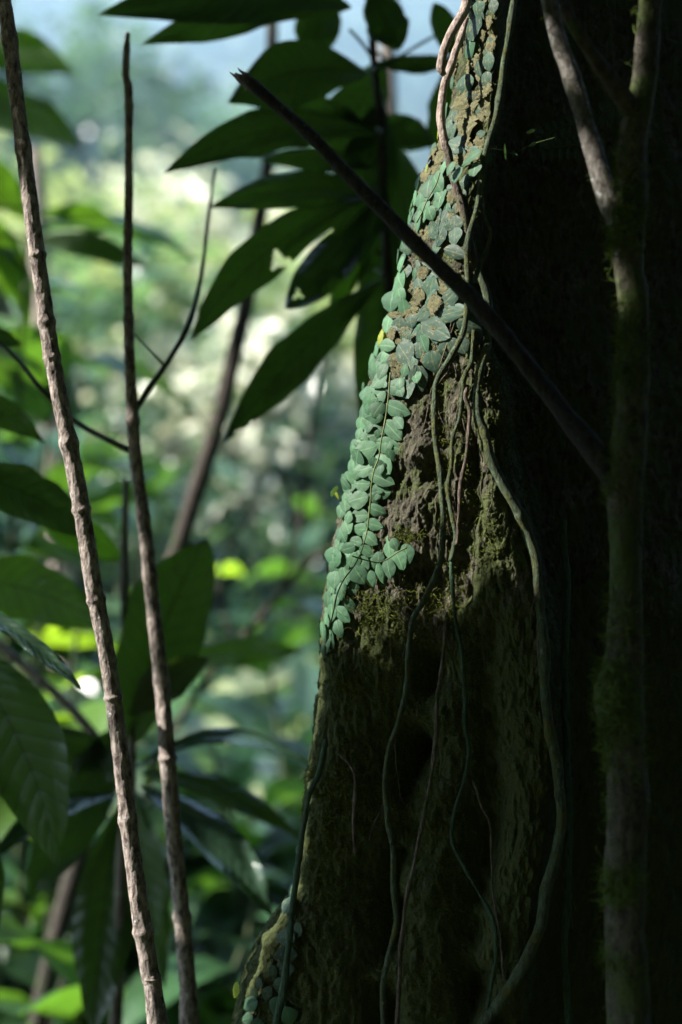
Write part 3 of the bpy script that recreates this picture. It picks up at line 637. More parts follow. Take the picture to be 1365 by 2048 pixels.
_, PG, rG = stem('branch', [(1070, -110, 1.30, 15), (1093, -30, 1.295, 16), (1112, 60, 1.29, 17), (1142, 150, 1.285, 18.5), (1170, 240, 1.28, 18.5), (1195, 330, 1.27, 20), (1222, 410, 1.26, 22), (1250, 480, 1.25, 20)], M['pale_bark'], eM, 28, .0012, 100, .08, 22, 3, .6)
_, PS_, rS_ = stem('branch_stub', [(1126, 8, 1.20, 5), (1132, 18, 1.20, 11), (1160, 70, 1.205, 13), (1200, 130, 1.215, 14.5), (1240, 185, 1.23, 17), (1270, 225, 1.245, 18)], M['dark_bark'], eM, 24, .0018, 90, .12, 25, 3, .5)
rbk = [(470, 148, 1.33, 2), (480, 156, 1.33, 7), (497, 164, 1.33, 13), (530, 190, 1.325, 14), (560, 217, 1.325, 13.5), (600, 252, 1.315, 14), (640, 290, 1.31, 14.5), (720, 375, 1.305, 15), (800, 455, 1.295, 16), (880, 535, 1.285, 17.5), (950, 604, 1.28, 18), (1010, 672, 1.272, 19.5), (1080, 762, 1.275, 21.5), (1140, 842, 1.265, 23), (1200, 920, 1.255, 25), (1238, 975, 1.25, 26)]
M['black_bark'] = bark_mat('bark_blackish', (.007, .006, .005), (.026, .022, .020), lichen=(.07, .07, .07), lich=.72, mossy=.66, fine=180, vs_=.35)
_, PK, rK = stem('broken_branch', [(a_[0], a_[1], a_[2], a_[3] * .9) for a_ in rbk], M['black_bark'], eM, 30, .0022, 100, .10, 25, 3, .25)
# splinters on the broken tip
for dx_, dy_, l in ((0, 0, 20), (12, -8, 16), (6, 8, 12)):
    stem('splinter', [(487 + dx_, 160 + dy_, 1.33, 4), (480 + dx_ - l * .5, 155 + dy_ - 3, 1.33, 3), (480 + dx_ - l, 150 + dy_ - 6, 1.33, .8)], M['black_bark'], eM, 6, 0, step=2)
def stem_moss(P3, r, n, side, L, parent, mat, prob=None, rad=.00045):
    ps, ns, ls, rs_ = [], [], [], []
    while len(ps) < n:
        i = random.randrange(2, len(P3) - 2)
        if prob is not None and random.random() > prob(P3[i]): continue
        t = P3[i + 1] - P3[i - 1]; t /= np.linalg.norm(t)
        v = np.array([random.gauss(side, .7), random.gauss(-.5, .7), 0]); v -= t * v.dot(t); v /= np.linalg.norm(v) + 1e-9
        ps.append(P3[i] + v * r[i] * .95); ns.append(v); ls.append(random.uniform(.3, 1.2) * L * K * 1.25); rs_.append(rad)
    return threads('moss', ps, ns, ls, rs_, mat, parent, down=.3)
inview = lambda p: 1.0 if .6 < p[2] < 2.2 else .02
zat = lambda py, d=1.25: CAM_Z - (py - 1024) * d * K
def clumps(p):
    if not (.95 < p[2] < 2.1): return .01
    py = 1024 + (CAM_Z - p[2]) / (1.25 * K)
    c = sum(math.exp(-((py - a) / w) ** 2) * k for a, w, k in ((470, 60, 1.2), (330, 80, .6), (680, 60, .8), (780, 90, .8), (950, 60, 1.1), (1390, 60, 1.5), (1500, 60, .8), (1760, 40, 1.3), (1240, 80, .5), (1600, 60, .5), (1900, 60, .4)))
    return min(1, .04 + c ** 1.6)
m1 = stem_moss(PM, rM, 3600, -.6, 30, eM, M['moss_dark'], clumps, .0005); m1['kind'] = 'stuff'
stem_moss(PG, rG, 160, -.3, 14, eM, M['moss_dark'], lambda p: 1 if p[2] < zat(330) else .06)['kind'] = 'stuff'
stem_moss(PS_, rS_, 140, -.8, 16, eM, M['moss'], lambda p: 1 if p[2] < zat(150) else .1)['kind'] = 'stuff'
stem_moss(PK, rK, 120, .2, 10, eM, M['moss_dark'])['kind'] = 'stuff'
sm = stem_moss(PA, rA, 60, .2, 8, eA, M['moss_dark'], inview); sm['kind'] = 'stuff'
for k_, n_ in ((0, 260), (1, 160), (2, 70), (4, 160), (5, 120), (7, 40)):
    o, P3, r = VINES[k_]; o_l = o.location.copy()
    for z_ in range({0: 16, 1: 12, 2: 6}.get(k_, 0)):
        i_ = random.randrange(int(len(P3) * .15), int(len(P3) * .75)); a_ = np.array(P3[i_]); x_, y_ = a_[0] / (a_[1] * K) + 682.5, 1024 - (a_[2] - CAM_Z) / (a_[1] * K)
        pt = [(x_, y_)]; dx_ = random.choice([-1, 1])
        for _ in range(5): pt.append((pt[-1][0] + dx_ * random.uniform(-2, 12), pt[-1][1] + random.uniform(8, 34)))
        Pr, rr_, _s = surf_tube(r_(pt, 1.6, .7), off=.001, cap=1.45); V_, F_, uv_ = tube(Pr, rr_, 6, lump=.2, lfreq=60); mk('rootlet', V_, F_, M['vine_brown'], o)
    mo = stem_moss(P3, r, n_, random.choice([-.5, .5]), 11, o, M['moss'], lambda p: 1 if .9 < p[2] < 2.1 else 0, .0003); mo['kind'] = 'stuff'
# small fern on trunk behind the fork
fe = empty('fern', W(1110, 290, 1.42), 'small dark fern frond on the shaded trunk left of the grey fork', 'fern')
for (x0, y0, x1, y1) in ((1075, 275, 1190, 235), (1080, 300, 1210, 290), (1200, 230, 1260, 210)):
    stem('stalk', [(x0, y0, 1.43, 1.5), ((x0 + x1) / 2, (y0 + y1) / 2 - 5, 1.43, 1.2), (x1, y1, 1.43, .8)], M['stem_green'], fe, 5, 0)
    for i in range(8):
        t = (i + .5) / 8; x = x0 + (x1 - x0) * t; y = y0 + (y1 - y0) * t
        for sgn in (-1, 1):
            o = bpy.data.objects.new('leaflet', SM['d'][i % 7]); C.objects.link(o); o.parent = fe
            L = 26 * K * 1.43; ang = R(90 * sgn - 15 * sgn + 15)
            m = Matrix.Rotation(R(90), 4, 'X') @ Matrix.Rotation(ang + R(90), 4, 'Z') @ Matrix.Diagonal((L * .33, L, L, 1))
            m.translation = W(x, y + sgn * 12, 1.43) - fe.location; o.matrix_local = m
print('stems', time.time() - T0)

# ------------------------------------------------------------------ big leaves
def bigleaf(parent, base_, tip, width, d0=1.9, d1=1.9, bow=0, sag=0, roll=0, mat='big', peak=1.0, fold=.12, holes=(), vein=13, name='leaf', nu=15, nv=56, sharp=.85, wave=1.9):
    b = np.array(base_, float); t_ = np.array(tip, float); ax = t_ - b; L = np.linalg.norm(ax); ax /= L; pr = np.array([-ax[1], ax[0]])
    t = np.linspace(0, 1, nv)[:, None]; s = np.linspace(-1, 1, nu)[None]
    prof = np.sin(np.pi * t ** peak) ** sharp * (1 - .25 * t ** 6)
    c = b[None, None] + ax * L * t[..., None] + pr * bow * (4 * t * (1 - t))[..., None] * np.ones_like(s)[..., None]
    seed = random.uniform(0, 99)
    edge = 1 + wave * .06 * vnoise(np.stack([t * 9 + 0 * s, np.sign(s) * 5 + 0 * t, np.full((nv, nu), seed)], -1)) * np.abs(s)
    width = width * (.83 if wave > 1.2 else 1); h = width / 2 * prof * s * edge
    P_ = c + pr * (h * math.cos(R(roll)))[..., None]
    dep = d0 + (d1 - d0) * t + sag * 4 * t * (1 - t)
    sc = K * (d0 + d1) / 2
    dep = dep + h * sc * math.sin(R(roll)) - fold * np.abs(h) * sc
    q = np.abs(np.sin(np.pi * (vein * t - 1.6 * np.abs(s)))) ** .6
    dep = dep + (1 - q) * .0016 * prof * (width / 130) + .006 * wave * vnoise(np.stack([t * 6 + 0 * s, s * 2 + 0 * t, np.full((nv, nu), seed + 7)], -1)) * np.abs(s)
    X = (P_[..., 0] - 682.5) * dep * K; Z_ = CAM_Z - (P_[..., 1] - 1024) * dep * K
    V = np.stack([X, dep, Z_], -1).reshape(-1, 3)
    uv = np.stack([np.broadcast_to(s * .5 + .5, (nv, nu)), np.broadcast_to(t, (nv, nu))], -1).reshape(-1, 2)
    F = grid_faces(nv, nu)
    if holes:
        cp = P_.reshape(-1, 2)[F].mean(1); keep = np.ones(len(F), bool)
        for hx, hy, hr in holes:
            dd = np.hypot(cp[:, 0] - hx, cp[:, 1] - hy) / hr; ang = np.arctan2(cp[:, 1] - hy, cp[:, 0] - hx)
            keep &= dd > 1 + .35 * np.sin(ang * 3 + hx)
        F = F[keep]
    return mk(name, V, F, M[mat], parent, uv=uv)
def plant(name, loc, label, cat, group=None): return empty(name, loc, label, cat, group)
def pet(parent, a, b, r=3, mat='stem_green'):
    m_ = ((a[0] + b[0]) / 2, (a[1] + b[1]) / 2 - 4, (a[2] + b[2]) / 2)
    stem('petiole', [(*a, r), (*m_, r * .9), (*b, r * .8)], M[mat], parent, 8, 0, step=8)
G_ = 'broad leaved shrubs behind the saplings'
pa = plant('broadleaf_shrub', (W(770, 3000, 2.0).x, 2.0, 0), 'tall shrub with big dark drooping leaves hanging behind the trunk edge at top', 'shrub', G_)
stem('stem', to_ground([(735, -200, 2.0, 8), (742, 0, 2.0, 8), (748, 120, 2.0, 8), (762, 250, 2.0, 9), (768, 400, 2.0, 9), (778, 560, 2.0, 10), (800, 900, 2.0, 12), (830, 1500, 2.0, 14)]), M['dark_bark'], pa, 12, .001)
BL = [((705, 15), (196, 30), 150, 1.9, 1.85, dict(bow=32, peak=.9, roll=20)), ((640, 10), (285, 88), 95, 1.94, 1.88, dict(peak=1.1, bow=14, roll=-10)),
      ((745, 150), (456, 205), 165, 1.95, 1.85, dict(bow=34, peak=1.15, roll=15, mat='big')), ((765, 270), (326, 348), 112, 1.93, 1.85, dict(bow=48, peak=1.15, roll=-12)),
      ((745, 335), (518, 318), 62, 2.0, 1.95, dict(mat='big', bow=8)), ((765, 390), (416, 416), 92, 1.95, 1.86, dict(bow=24, roll=18)),
      ((748, 385), (383, 680), 128, 1.95, 1.84, dict(bow=42, peak=1.1, roll=-15, holes=[(560, 520, 16), (575, 530, 12)])), ((755, 400), (572, 618), 110, 1.98, 1.9, dict(peak=1.35, roll=15, bow=-8, sharp=.6, holes=[(597, 590, 8)])),
      ((770, 555), (445, 888), 114, 1.95, 1.86, dict(bow=16, peak=1.1, roll=-18, holes=[(520, 850, 14), (487, 868, 12), (505, 858, 8)])), ((768, 420), (742, 905), 128, 2.03, 2.0, dict(bow=-6, peak=1.0, roll=10, sharp=.5)),
      ((765, 190), (690, 560), 160, 2.05, 1.98, dict(peak=1.1, roll=10)), ((770, 120), (640, 350), 150, 2.06, 2.02, dict(roll=-20)), ((775, 260), (840, 560), 130, 2.1, 2.05, dict(roll=20)),
      ((742, -20), (800, 100), 105, 1.98, 1.94, dict(roll=10, peak=1.1, sharp=.6)), ((930, 130), (868, 5), 72, 2.0, 1.95, dict(peak=1.1, sharp=.6)), ((745, 125), (925, 118), 48, 2.02, 2.0, dict(bow=6)),
      ((870, 330), (900, 120), 95, 2.1, 2.05, dict(roll=10, bow=10)), ((660, -30), (610, 150), 110, 2.1, 2.05, dict(roll=20)), ((750, 240), (870, 290), 90, 2.08, 2.05, dict()), ((640, 95), (520, 130), 70, 2.0, 1.96, dict()), ((730, 250), (560, 215), 70, 2.02, 1.98, dict(bow=10)), ((745, 470), (660, 640), 60, 2.04, 2.0, dict(mat='big_mid', bow=8)), ((790, 520), (838, 720), 90, 2.1, 2.08, dict())]
for b_, t_, w_, a_, c_, kw in BL:
    bigleaf(pa, b_, t_, w_, a_, c_, **kw)
    if abs(b_[0] - 752) < 40: pet(pa, (752, b_[1] - 14, 2.0), (b_[0], b_[1], a_), 4)
pet(pa, (748, 120, 2.0), (700, 60, 1.93), 4); pet(pa, (742, 150, 2.0), (930, 40, 2.0), 3.5)
# left whorl plants
pc = plant('broadleaf_shrub', (W(-160, 3000, 1.85).x, 1.85, 0), 'shrub with large dark leaves entering from the left edge at mid height', 'shrub', G_)
stem('stem', to_ground([(-120, 500, 1.85, 10), (-130, 900, 1.85, 12), (-140, 1300, 1.85, 13), (-150, 1700, 1.85, 14)]), M['dark_bark'], pc, 12, .001)
for b_, t_, w_, a_, c_, kw in [((-120, 800), (90, 885), 78, 1.85, 1.85, dict(bow=-22, roll=10)), ((-120, 940), (195, 1085), 130, 1.82, 1.8, dict(bow=-30, roll=-20)), ((-120, 1160), (215, 1255), 165, 2.1, 2.0, dict(bow=-30, mat='big_mid', roll=25)),
                               ((-100, 1190), (165, 1378), 66, 1.66, 1.62, dict(bow=-16, mat='big_gloss', roll=-50, fold=.3, sharp=.6, peak=1.2)), ((-110, 1260), (115, 1740), 210, 1.78, 1.74, dict(bow=-40, roll=15)), ((-100, 640), (45, 690), 60, 1.9, 1.9, dict(roll=10)),
                               ((-110, 1500), (-10, 1900), 150, 1.8, 1.8, dict(roll=10))]:
    bigleaf(pc, b_, t_, w_, a_, c_, **kw)
pe = plant('broadleaf_shrub', (W(-120, 2500, 3.0).x, 3.0, 0), 'blurred mid green leaves hanging at the upper left edge behind the pale sapling', 'shrub', G_)
stem('stem', to_ground([(-100, -100, 3.0, 8), (-110, 300, 3.0, 9), (-100, 700, 3.0, 10), (-120, 1200, 3.0, 12)]), M['dark_bark'], pe, 10, .001)
for b_, t_, w_, kw in [((-100, 100), (152, 150), 105, dict(bow=-26, mat='big_mid')), ((-100, 210), (168, 296), 110, dict(bow=-30, mat='big_mid', roll=20)), ((-60, 300), (58, 440), 90, dict(mat='big_mid')), ((-90, 160), (90, 220), 80, dict(mat='big_mid')),
                       ((-90, 400), (62, 660), 95, dict(bow=-30, mat='big_mid')), ((80, 430), (245, 452), 55, dict(bow=-12, mat='big_mid')), ((60, 480), (300, 540), 66, dict(bow=-18, mat='big_mid')), ((-90, 520), (30, 640), 70, dict(mat='big'))]:
    bigleaf(pe, b_, t_, w_, 3.0, random.uniform(2.9, 3.2), **kw)
stem('stem', [(-110, 420, 3.0, 5), (20, 415, 3.02, 4), (90, 432, 3.05, 3)], M['dark_bark'], pe, 8, 0); stem('stem', [(-110, 470, 3.0, 5), (0, 470, 3.02, 4), (65, 482, 3.05, 3)], M['dark_bark'], pe, 8, 0)
pd_ = plant('broadleaf_shrub', (W(262, 3000, 2.05).x, 2.05, 0), 'shrub with two whorls of broad leaves between and behind the two saplings', 'shrub', G_)
stem('stem', to_ground([(252, 960, 2.05, 6), (250, 1100, 2.05, 8), (252, 1250, 2.05, 9), (262, 1420, 2.05, 10), (262, 1560, 2.05, 11), (245, 1700, 2.05, 12), (240, 1850, 2.05, 13), (232, 2060, 2.05, 14)]), M['grey_bark'], pd_, 14, .001)
for b_, t_, w_, a_, c_, kw in [((262, 1500), (415, 1075), 205, 2.05, 1.98, dict(bow=-22, peak=1.25, roll=12, mat='big', sharp=.65)), ((255, 1430), (420, 1315), 105, 2.0, 1.95, dict(bow=-10, roll=20)), ((330, 1320), (608, 1302), 78, 2.5, 2.4, dict(mat='big_mid', bow=-8)),
                               ((262, 1545), (622, 1530), 62, 2.0, 1.95, dict(bow=-66, mat='big_gloss', roll=-50, sharp=.6, peak=1.2)), ((275, 1545), (605, 1680), 70, 2.1, 2.05, dict(bow=-30, roll=-25)), ((275, 1570), (548, 1838), 125, 2.0, 1.93, dict(bow=-34, mat='big_gloss', roll=-35, peak=1.1)),
                               ((240, 1590), (-30, 1740), 66, 2.0, 1.9, dict(bow=40, mat='big_gloss', roll=30)), ((240, 1560), (60, 1800), 120, 2.1, 2.0, dict(bow=20)), ((245, 1600), (190, 2080), 150, 2.1, 2.0, dict(bow=10)), ((250, 1540), (30, 1480), 90, 2.15, 2.1, dict(bow=20)),
                               ((250, 1120), (60, 1010), 90, 2.2, 2.1, dict(mat='big_mid')), ((252, 1440), (120, 1660), 110, 2.15, 2.1, dict()), ((260, 1560), (330, 1980), 110, 2.2, 2.15, dict(roll=20))]:
    bigleaf(pd_, b_, t_, w_, a_, c_, **kw)
print('bigleaves', time.time() - T0)
# blurred background stems
def bg_stem(rows_, mat, label, ground=True, name='thin_tree', cat='tree', group='thin stems blurred behind the saplings', branches=()):
    rr_ = to_ground(rows_) if ground else rows_
    P3, r = stem_pts(rr_, 8)
    e = empty(name, (P3[-1][0], P3[-1][1], 0 if ground else P3[-1][2]), label, cat, group)
    V, F, uv = tube(P3, r, 14, .001, 50); mk('trunk', V, F, mat, e, uv=uv)
    for br in branches: stem('branch', br, mat, e, 8, 0, step=8)
    return e
bg_stem([(548, -200, 2.75, 12), (545, 60, 2.75, 12), (538, 300, 2.75, 13), (518, 450, 2.75, 14), (494, 600, 2.75, 15), (468, 710, 2.75, 16), (440, 830, 2.75, 17), (400, 960, 2.75, 18), (355, 1100, 2.75, 17), (300, 1250, 2.75, 18)], M['dark_bark'], 'slanting grey tree stem blurred behind the big drooping leaves')
bg_stem([(760, 950, 2.9, 5), (690, 1075, 2.9, 6), (615, 1125, 2.9, 6.5), (560, 1190, 2.9, 6.5), (500, 1258, 2.9, 7), (430, 1340, 2.9, 7.5), (370, 1425, 2.9, 6), (330, 1500, 2.9, 6)], M['dark_bark'], 'dark leaning branch crossing low from centre to the left whorl', True, 'fallen_branch', 'branch',
        branches=[[(560, 1190, 2.9, 4), (600, 1050, 2.9, 4), (620, 880, 2.9, 3.5), (650, 700, 2.9, 3)], [(470, 1300, 2.9, 4), (440, 1150, 2.9, 3), (520, 1000, 2.9, 3)], [(600, 1060, 2.9, 3), (560, 930, 2.9, 2.5)]])
bg_stem([(140, 1640, 3.4, 22), (110, 1720, 3.4, 26), (60, 1840, 3.4, 28), (0, 1960, 3.4, 30), (-50, 2060, 3.4, 30)], M['grey_bark'], 'thick pale leaning stem blurred in the bottom left corner')
bg_stem([(-60, 1240, 2.2, 8), (10, 1300, 2.2, 9), (70, 1350, 2.2, 9), (130, 1405, 2.2, 10), (185, 1465, 2.2, 10), (235, 1530, 2.2, 10)], M['sapling'], 'brown slanting branch behind the pale sapling low on the left', False, 'fallen_branch', 'branch')
bg_stem([(70, 300, 5, 15), (85, 620, 5, 18), (100, 800, 5, 20), (118, 1000, 5, 20), (125, 1200, 5, 22)], M['pale_root'], 'pale sunlit tree stem far behind the pale sapling')
bg_stem([(790, -160, 3.4, 16), (775, 120, 3.4, 17), (782, 330, 3.4, 18), (770, 700, 3.4, 20)], M['grey_bark'], 'grey tree stem blurred just left of the trunk at the top')
print('bgstems', time.time() - T0)

# ------------------------------------------------------------------ ground
def hgt(x, y):
    x = np.asarray(x, float); y = np.asarray(y, float)
    f = np.interp(y, [-60, -14, -1.6, 2.8, 6, 20, 60, 100, 340, 700, 1200], [14, 11, 0, 0, -.9, -4.0, -9, -10, 128, 134, 134])  # unseen rises behind and right of camera, added to block sky light
    f = f + np.interp(x, [1.6, 9, 30], [0, 5.5, 9]) * np.interp(y, [-3, 8, 25], [1, 1, 0]) - np.interp(-x, [2, 30, 120], [0, 5, 8]) * np.interp(y, [-60, 20, 60], [1, 1, 0])
    P_ = np.stack([x / 45, y / 45, x * 0], -1); f = f + np.clip((y - 60) / 100, 0, 1) * 16 * fbm(P_, 4)
    P2 = np.stack([x / 1.4, y / 1.4, x * 0 + 4], -1); f = f + .07 * fbm(P2, 4) - .05
    return f
a = np.linspace(-1, 1, 301); gx = np.sinh(a * 5.6) / np.sinh(5.6) * 1300; gy = np.sinh(a * 5.6) / np.sinh(5.6) * 1300
GX, GY = np.meshgrid(gx, gy + 1.4)
GZ = hgt(GX, GY)
m, nt, out = newmat('soil'); b = NB(nt); o_ = b.coord('Object')
c_ = b.mix(b.ramp(b.noise(o_, 6, 6, .7), [(.4, 0), (.6, 1)]), (.03, .022, .014), (.075, .055, .03)); c_ = b.mix(b.ramp(b.noise(o_, .8, 6, .6), [(.42, 0), (.55, 1)]), c_, (.03, .055, .012))
s_ = b.bsdf(c_, .95, b.bump(b.noise(o_, 30, 6, .7), .6, .02), .1); b.l(s_.outputs[0], out.inputs[0])
g = mk('ground', np.stack([GX, GY, GZ], -1).reshape(-1, 3), grid_faces(301, 301), m); tag(g, 'dark leaf littered forest floor falling into a valley with a hazy hillside beyond', None, None, 'structure')

# ------------------------------------------------------------------ foliage builders
def quads(P_, size, up=.5, asp=.5, name='leaves'):
    """leaf-shaped 6-gons (two quads folded on the midrib)"""
    n = len(P_); nr_ = RNG.normal(0, 1, (n, 3)); nr_[:, 2] = np.abs(nr_[:, 2]) + up; nr_ /= np.linalg.norm(nr_, axis=1)[:, None]
    t = np.cross(nr_, RNG.normal(0, 1, (n, 3))); t /= np.linalg.norm(t, axis=1)[:, None]; b_ = np.cross(nr_, t)
    L = size * RNG.uniform(.6, 1.3, n)[:, None]; w = L * asp / 2; f = nr_ * w * .35
    V = np.stack([P_ - t * L / 2, P_ - t * L * .1 + b_ * w + f, P_ + t * L / 2, P_ - t * L * .1 - b_ * w + f, P_ + t * L * .22 + b_ * w * .75 + f, P_ + t * L * .22 - b_ * w * .75 + f], 1).reshape(-1, 3)
    i = np.arange(n)[:, None] * 6
    F = np.concatenate([i + np.array([[0, 2, 4, 1]]), i + np.array([[0, 3, 5, 2]])])
    return V, F
def crown_pts(n, nclump, rx, rz, spread, shell=.55):
    d = RNG.normal(0, 1, (nclump, 3)); d /= np.linalg.norm(d, axis=1)[:, None]; rad = RNG.uniform(shell, 1, nclump)[:, None]
    c = d * rad * np.array([rx, rx, rz]); k = RNG.integers(0, nclump, n)
    return c[k] + RNG.normal(0, spread, (n, 3)), c
def make_tree(h, rx, rz, n, size, mat, nclump=60, spread=None, bark='grey_bark'):
    """prototype at origin: returns (trunk mesh, crown mesh)"""
    spread = spread or rx * .13
    P_, c = crown_pts(n, nclump, rx, rz, spread); P_[:, 2] += h - rz * .8; c = c + [0, 0, h - rz * .8]
    V, F = quads(P_, size); cm = np_mesh('crown', V, F, M[mat], smooth=False)
    zs = np.linspace(-2, h - rz * .5, 14); tr = np.stack([.15 * np.sin(zs * .5), .1 * np.cos(zs * .7), zs], 1)
    Vs, Fs, off = [], [], 0
    def add(P3, r, seg=8):
        nonlocal off
        v, f, _ = tube(P3, r, seg, .01, 6)
        Vs.append(v); Fs.extend([x + off for x in f]); off += len(v)
    add(tr, np.linspace(h * .022, h * .010, 14), 10)
    for k in RNG.choice(len(c), 14, replace=False):
        z0 = RNG.uniform(.45, .95) * (h - rz * .5); s0 = np.array([.15 * math.sin(z0 * .5), .1 * math.cos(z0 * .7), z0])
        tt = np.linspace(0, 1, 7)[:, None]; add(s0 * (1 - tt) + c[k] * tt + np.array([0, 0, h * .03]) * np.sin(tt * 3.14), np.linspace(h * .008, h * .002, 7), 6)
    tm = np_mesh('trunk', np.vstack(Vs), Fs, M[bark]); return tm, cm
def place_tree(proto, loc, label, rz=0, s=1, cat='tree', group=None, name='forest_tree'):
    e = empty(name, loc, label, cat, group); e.rotation_euler.z = rz; e.scale = (s, s, s)
    for nm, me in zip(('trunk', 'crown'), proto):
        o = bpy.data.objects.new(nm, me); C.objects.link(o); o.parent = e
    return e
M['sun_leaf'] = leaf_mat('leaf_sunlit', (.24, .30, .13), (.44, .52, .16), rough=.2, spec=1.0, tmix=.42, scale=1.5, rnd=.3)  # sunlit brightness is put into this leaf colour
M['glare_leaf'] = leaf_mat('leaf_glare', (.54, .53, .40), (.66, .65, .44), rough=.2, spec=1.0, tmix=.35, scale=1.2, rnd=.3)  # overexposed glare is painted into the pale base colour
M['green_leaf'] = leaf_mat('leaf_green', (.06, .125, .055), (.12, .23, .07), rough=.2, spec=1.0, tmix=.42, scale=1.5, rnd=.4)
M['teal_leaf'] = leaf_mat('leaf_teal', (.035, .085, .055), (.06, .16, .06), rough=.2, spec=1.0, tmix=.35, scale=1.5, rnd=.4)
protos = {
    'sun': make_tree(6, 1.9, 1.5, 5200, .20, 'sun_leaf'), 'pale': make_tree(6, 1.8, 1.5, 3600, .19, 'glare_leaf', 38),
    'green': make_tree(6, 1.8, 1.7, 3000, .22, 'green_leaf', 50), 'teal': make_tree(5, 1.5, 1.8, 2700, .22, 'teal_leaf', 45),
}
GT = 'sunlit trees out of focus beyond the saplings'
# px of crown centre, py of crown top, depth, kind, scale, label
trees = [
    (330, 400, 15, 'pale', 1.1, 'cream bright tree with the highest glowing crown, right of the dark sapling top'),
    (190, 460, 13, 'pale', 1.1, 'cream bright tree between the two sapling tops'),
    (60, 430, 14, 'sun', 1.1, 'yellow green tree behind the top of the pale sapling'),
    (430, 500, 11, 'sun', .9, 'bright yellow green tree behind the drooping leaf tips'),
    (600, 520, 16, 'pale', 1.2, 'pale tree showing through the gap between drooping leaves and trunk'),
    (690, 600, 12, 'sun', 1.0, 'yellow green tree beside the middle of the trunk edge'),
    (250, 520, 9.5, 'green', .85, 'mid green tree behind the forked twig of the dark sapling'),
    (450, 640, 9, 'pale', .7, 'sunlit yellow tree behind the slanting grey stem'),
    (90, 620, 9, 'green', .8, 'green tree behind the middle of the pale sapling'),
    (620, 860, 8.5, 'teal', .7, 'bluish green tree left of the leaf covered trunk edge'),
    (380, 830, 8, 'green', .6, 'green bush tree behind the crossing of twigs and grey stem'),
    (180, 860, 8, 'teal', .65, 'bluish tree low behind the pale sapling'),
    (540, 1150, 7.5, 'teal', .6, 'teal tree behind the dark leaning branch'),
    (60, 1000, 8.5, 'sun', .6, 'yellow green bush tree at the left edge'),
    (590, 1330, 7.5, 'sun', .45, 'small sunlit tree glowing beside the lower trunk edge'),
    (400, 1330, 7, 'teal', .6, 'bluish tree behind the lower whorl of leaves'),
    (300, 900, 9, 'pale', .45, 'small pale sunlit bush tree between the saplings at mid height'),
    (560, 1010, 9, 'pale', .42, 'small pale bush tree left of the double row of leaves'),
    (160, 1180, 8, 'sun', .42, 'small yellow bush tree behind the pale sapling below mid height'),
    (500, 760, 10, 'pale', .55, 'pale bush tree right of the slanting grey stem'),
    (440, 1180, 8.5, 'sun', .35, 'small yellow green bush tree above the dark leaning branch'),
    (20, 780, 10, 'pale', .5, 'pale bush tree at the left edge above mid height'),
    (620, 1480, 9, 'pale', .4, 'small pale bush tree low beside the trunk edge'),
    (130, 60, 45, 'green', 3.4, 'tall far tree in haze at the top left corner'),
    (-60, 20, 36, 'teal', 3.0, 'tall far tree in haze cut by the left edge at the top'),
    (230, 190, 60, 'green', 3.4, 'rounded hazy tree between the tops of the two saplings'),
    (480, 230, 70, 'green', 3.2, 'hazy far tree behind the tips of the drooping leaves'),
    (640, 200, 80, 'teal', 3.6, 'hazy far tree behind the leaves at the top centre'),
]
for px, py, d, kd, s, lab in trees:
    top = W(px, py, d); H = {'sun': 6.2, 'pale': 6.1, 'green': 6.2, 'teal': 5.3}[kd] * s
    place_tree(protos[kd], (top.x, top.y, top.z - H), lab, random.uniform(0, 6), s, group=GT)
# trees standing at the sides, outside the frame
for i, lab in enumerate(('nearest leafy tree outside the right edge of the view', None, 'wide tree far to the right hidden by the big trunk', None,
                         None, 'tree behind the big trunk on the upper right', 'small tree behind the big trunk low on the slope', None)):
    if lab is None: continue
    d = 10 + 2.2 * i; x = (1 if i in (0, 2, 5, 6) else -1) * (d * .30 + random.uniform(2, 8))
    if x < 0 and d < 13: x -= 5
    place_tree(protos[('sun', 'green', 'teal', 'pale')[i % 4]], (x, d, float(hgt(x, d))), lab, random.uniform(0, 6), random.uniform(.8, 1.3), group='forest trees at the sides')
print('trees', time.time() - T0)
# far wooded hillside
n = 1500; fx = RNG.uniform(-200, 200, n); fy = RNG.uniform(75, 420, n); fz = hgt(fx, fy)
cols = []
Pc = np.stack([fx, fy, fz + 3], 1); k = RNG.integers(0, n, 90000); d_ = RNG.normal(0, 1, (90000, 3)); d_ /= np.linalg.norm(d_, axis=1)[:, None]; d_[:, 2] = np.abs(d_[:, 2])
sz = RNG.uniform(3, 6.5, n)[k]; PP = Pc[k] + d_ * sz[:, None] * np.array([1, 1, .9])
V, F = quads(PP, 2.2, .6, .8)
m, nt, out = newmat('leaf_far'); b = NB(nt); o_ = b.coord('Object')
c_ = b.mix(b.ramp(b.noise(o_, .09, 4, .7), [(.4, 0), (.62, 1)]), (.02, .05, .03), (.07, .12, .06)); c_ = b.mix(b.ramp(b.noise(o_, .05, 3, .6), [(.56, 0), (.64, 1)]), c_, (.30, .33, .24))
s_ = b.bsdf(c_, .7, None, .3); b.l(s_.outputs[0], out.inputs[0])
ff = mk('far_forest', V, F, m, smooth=False); tag(ff, 'hazy blue green forest covering the far hillside', 'forest', None, 'stuff')

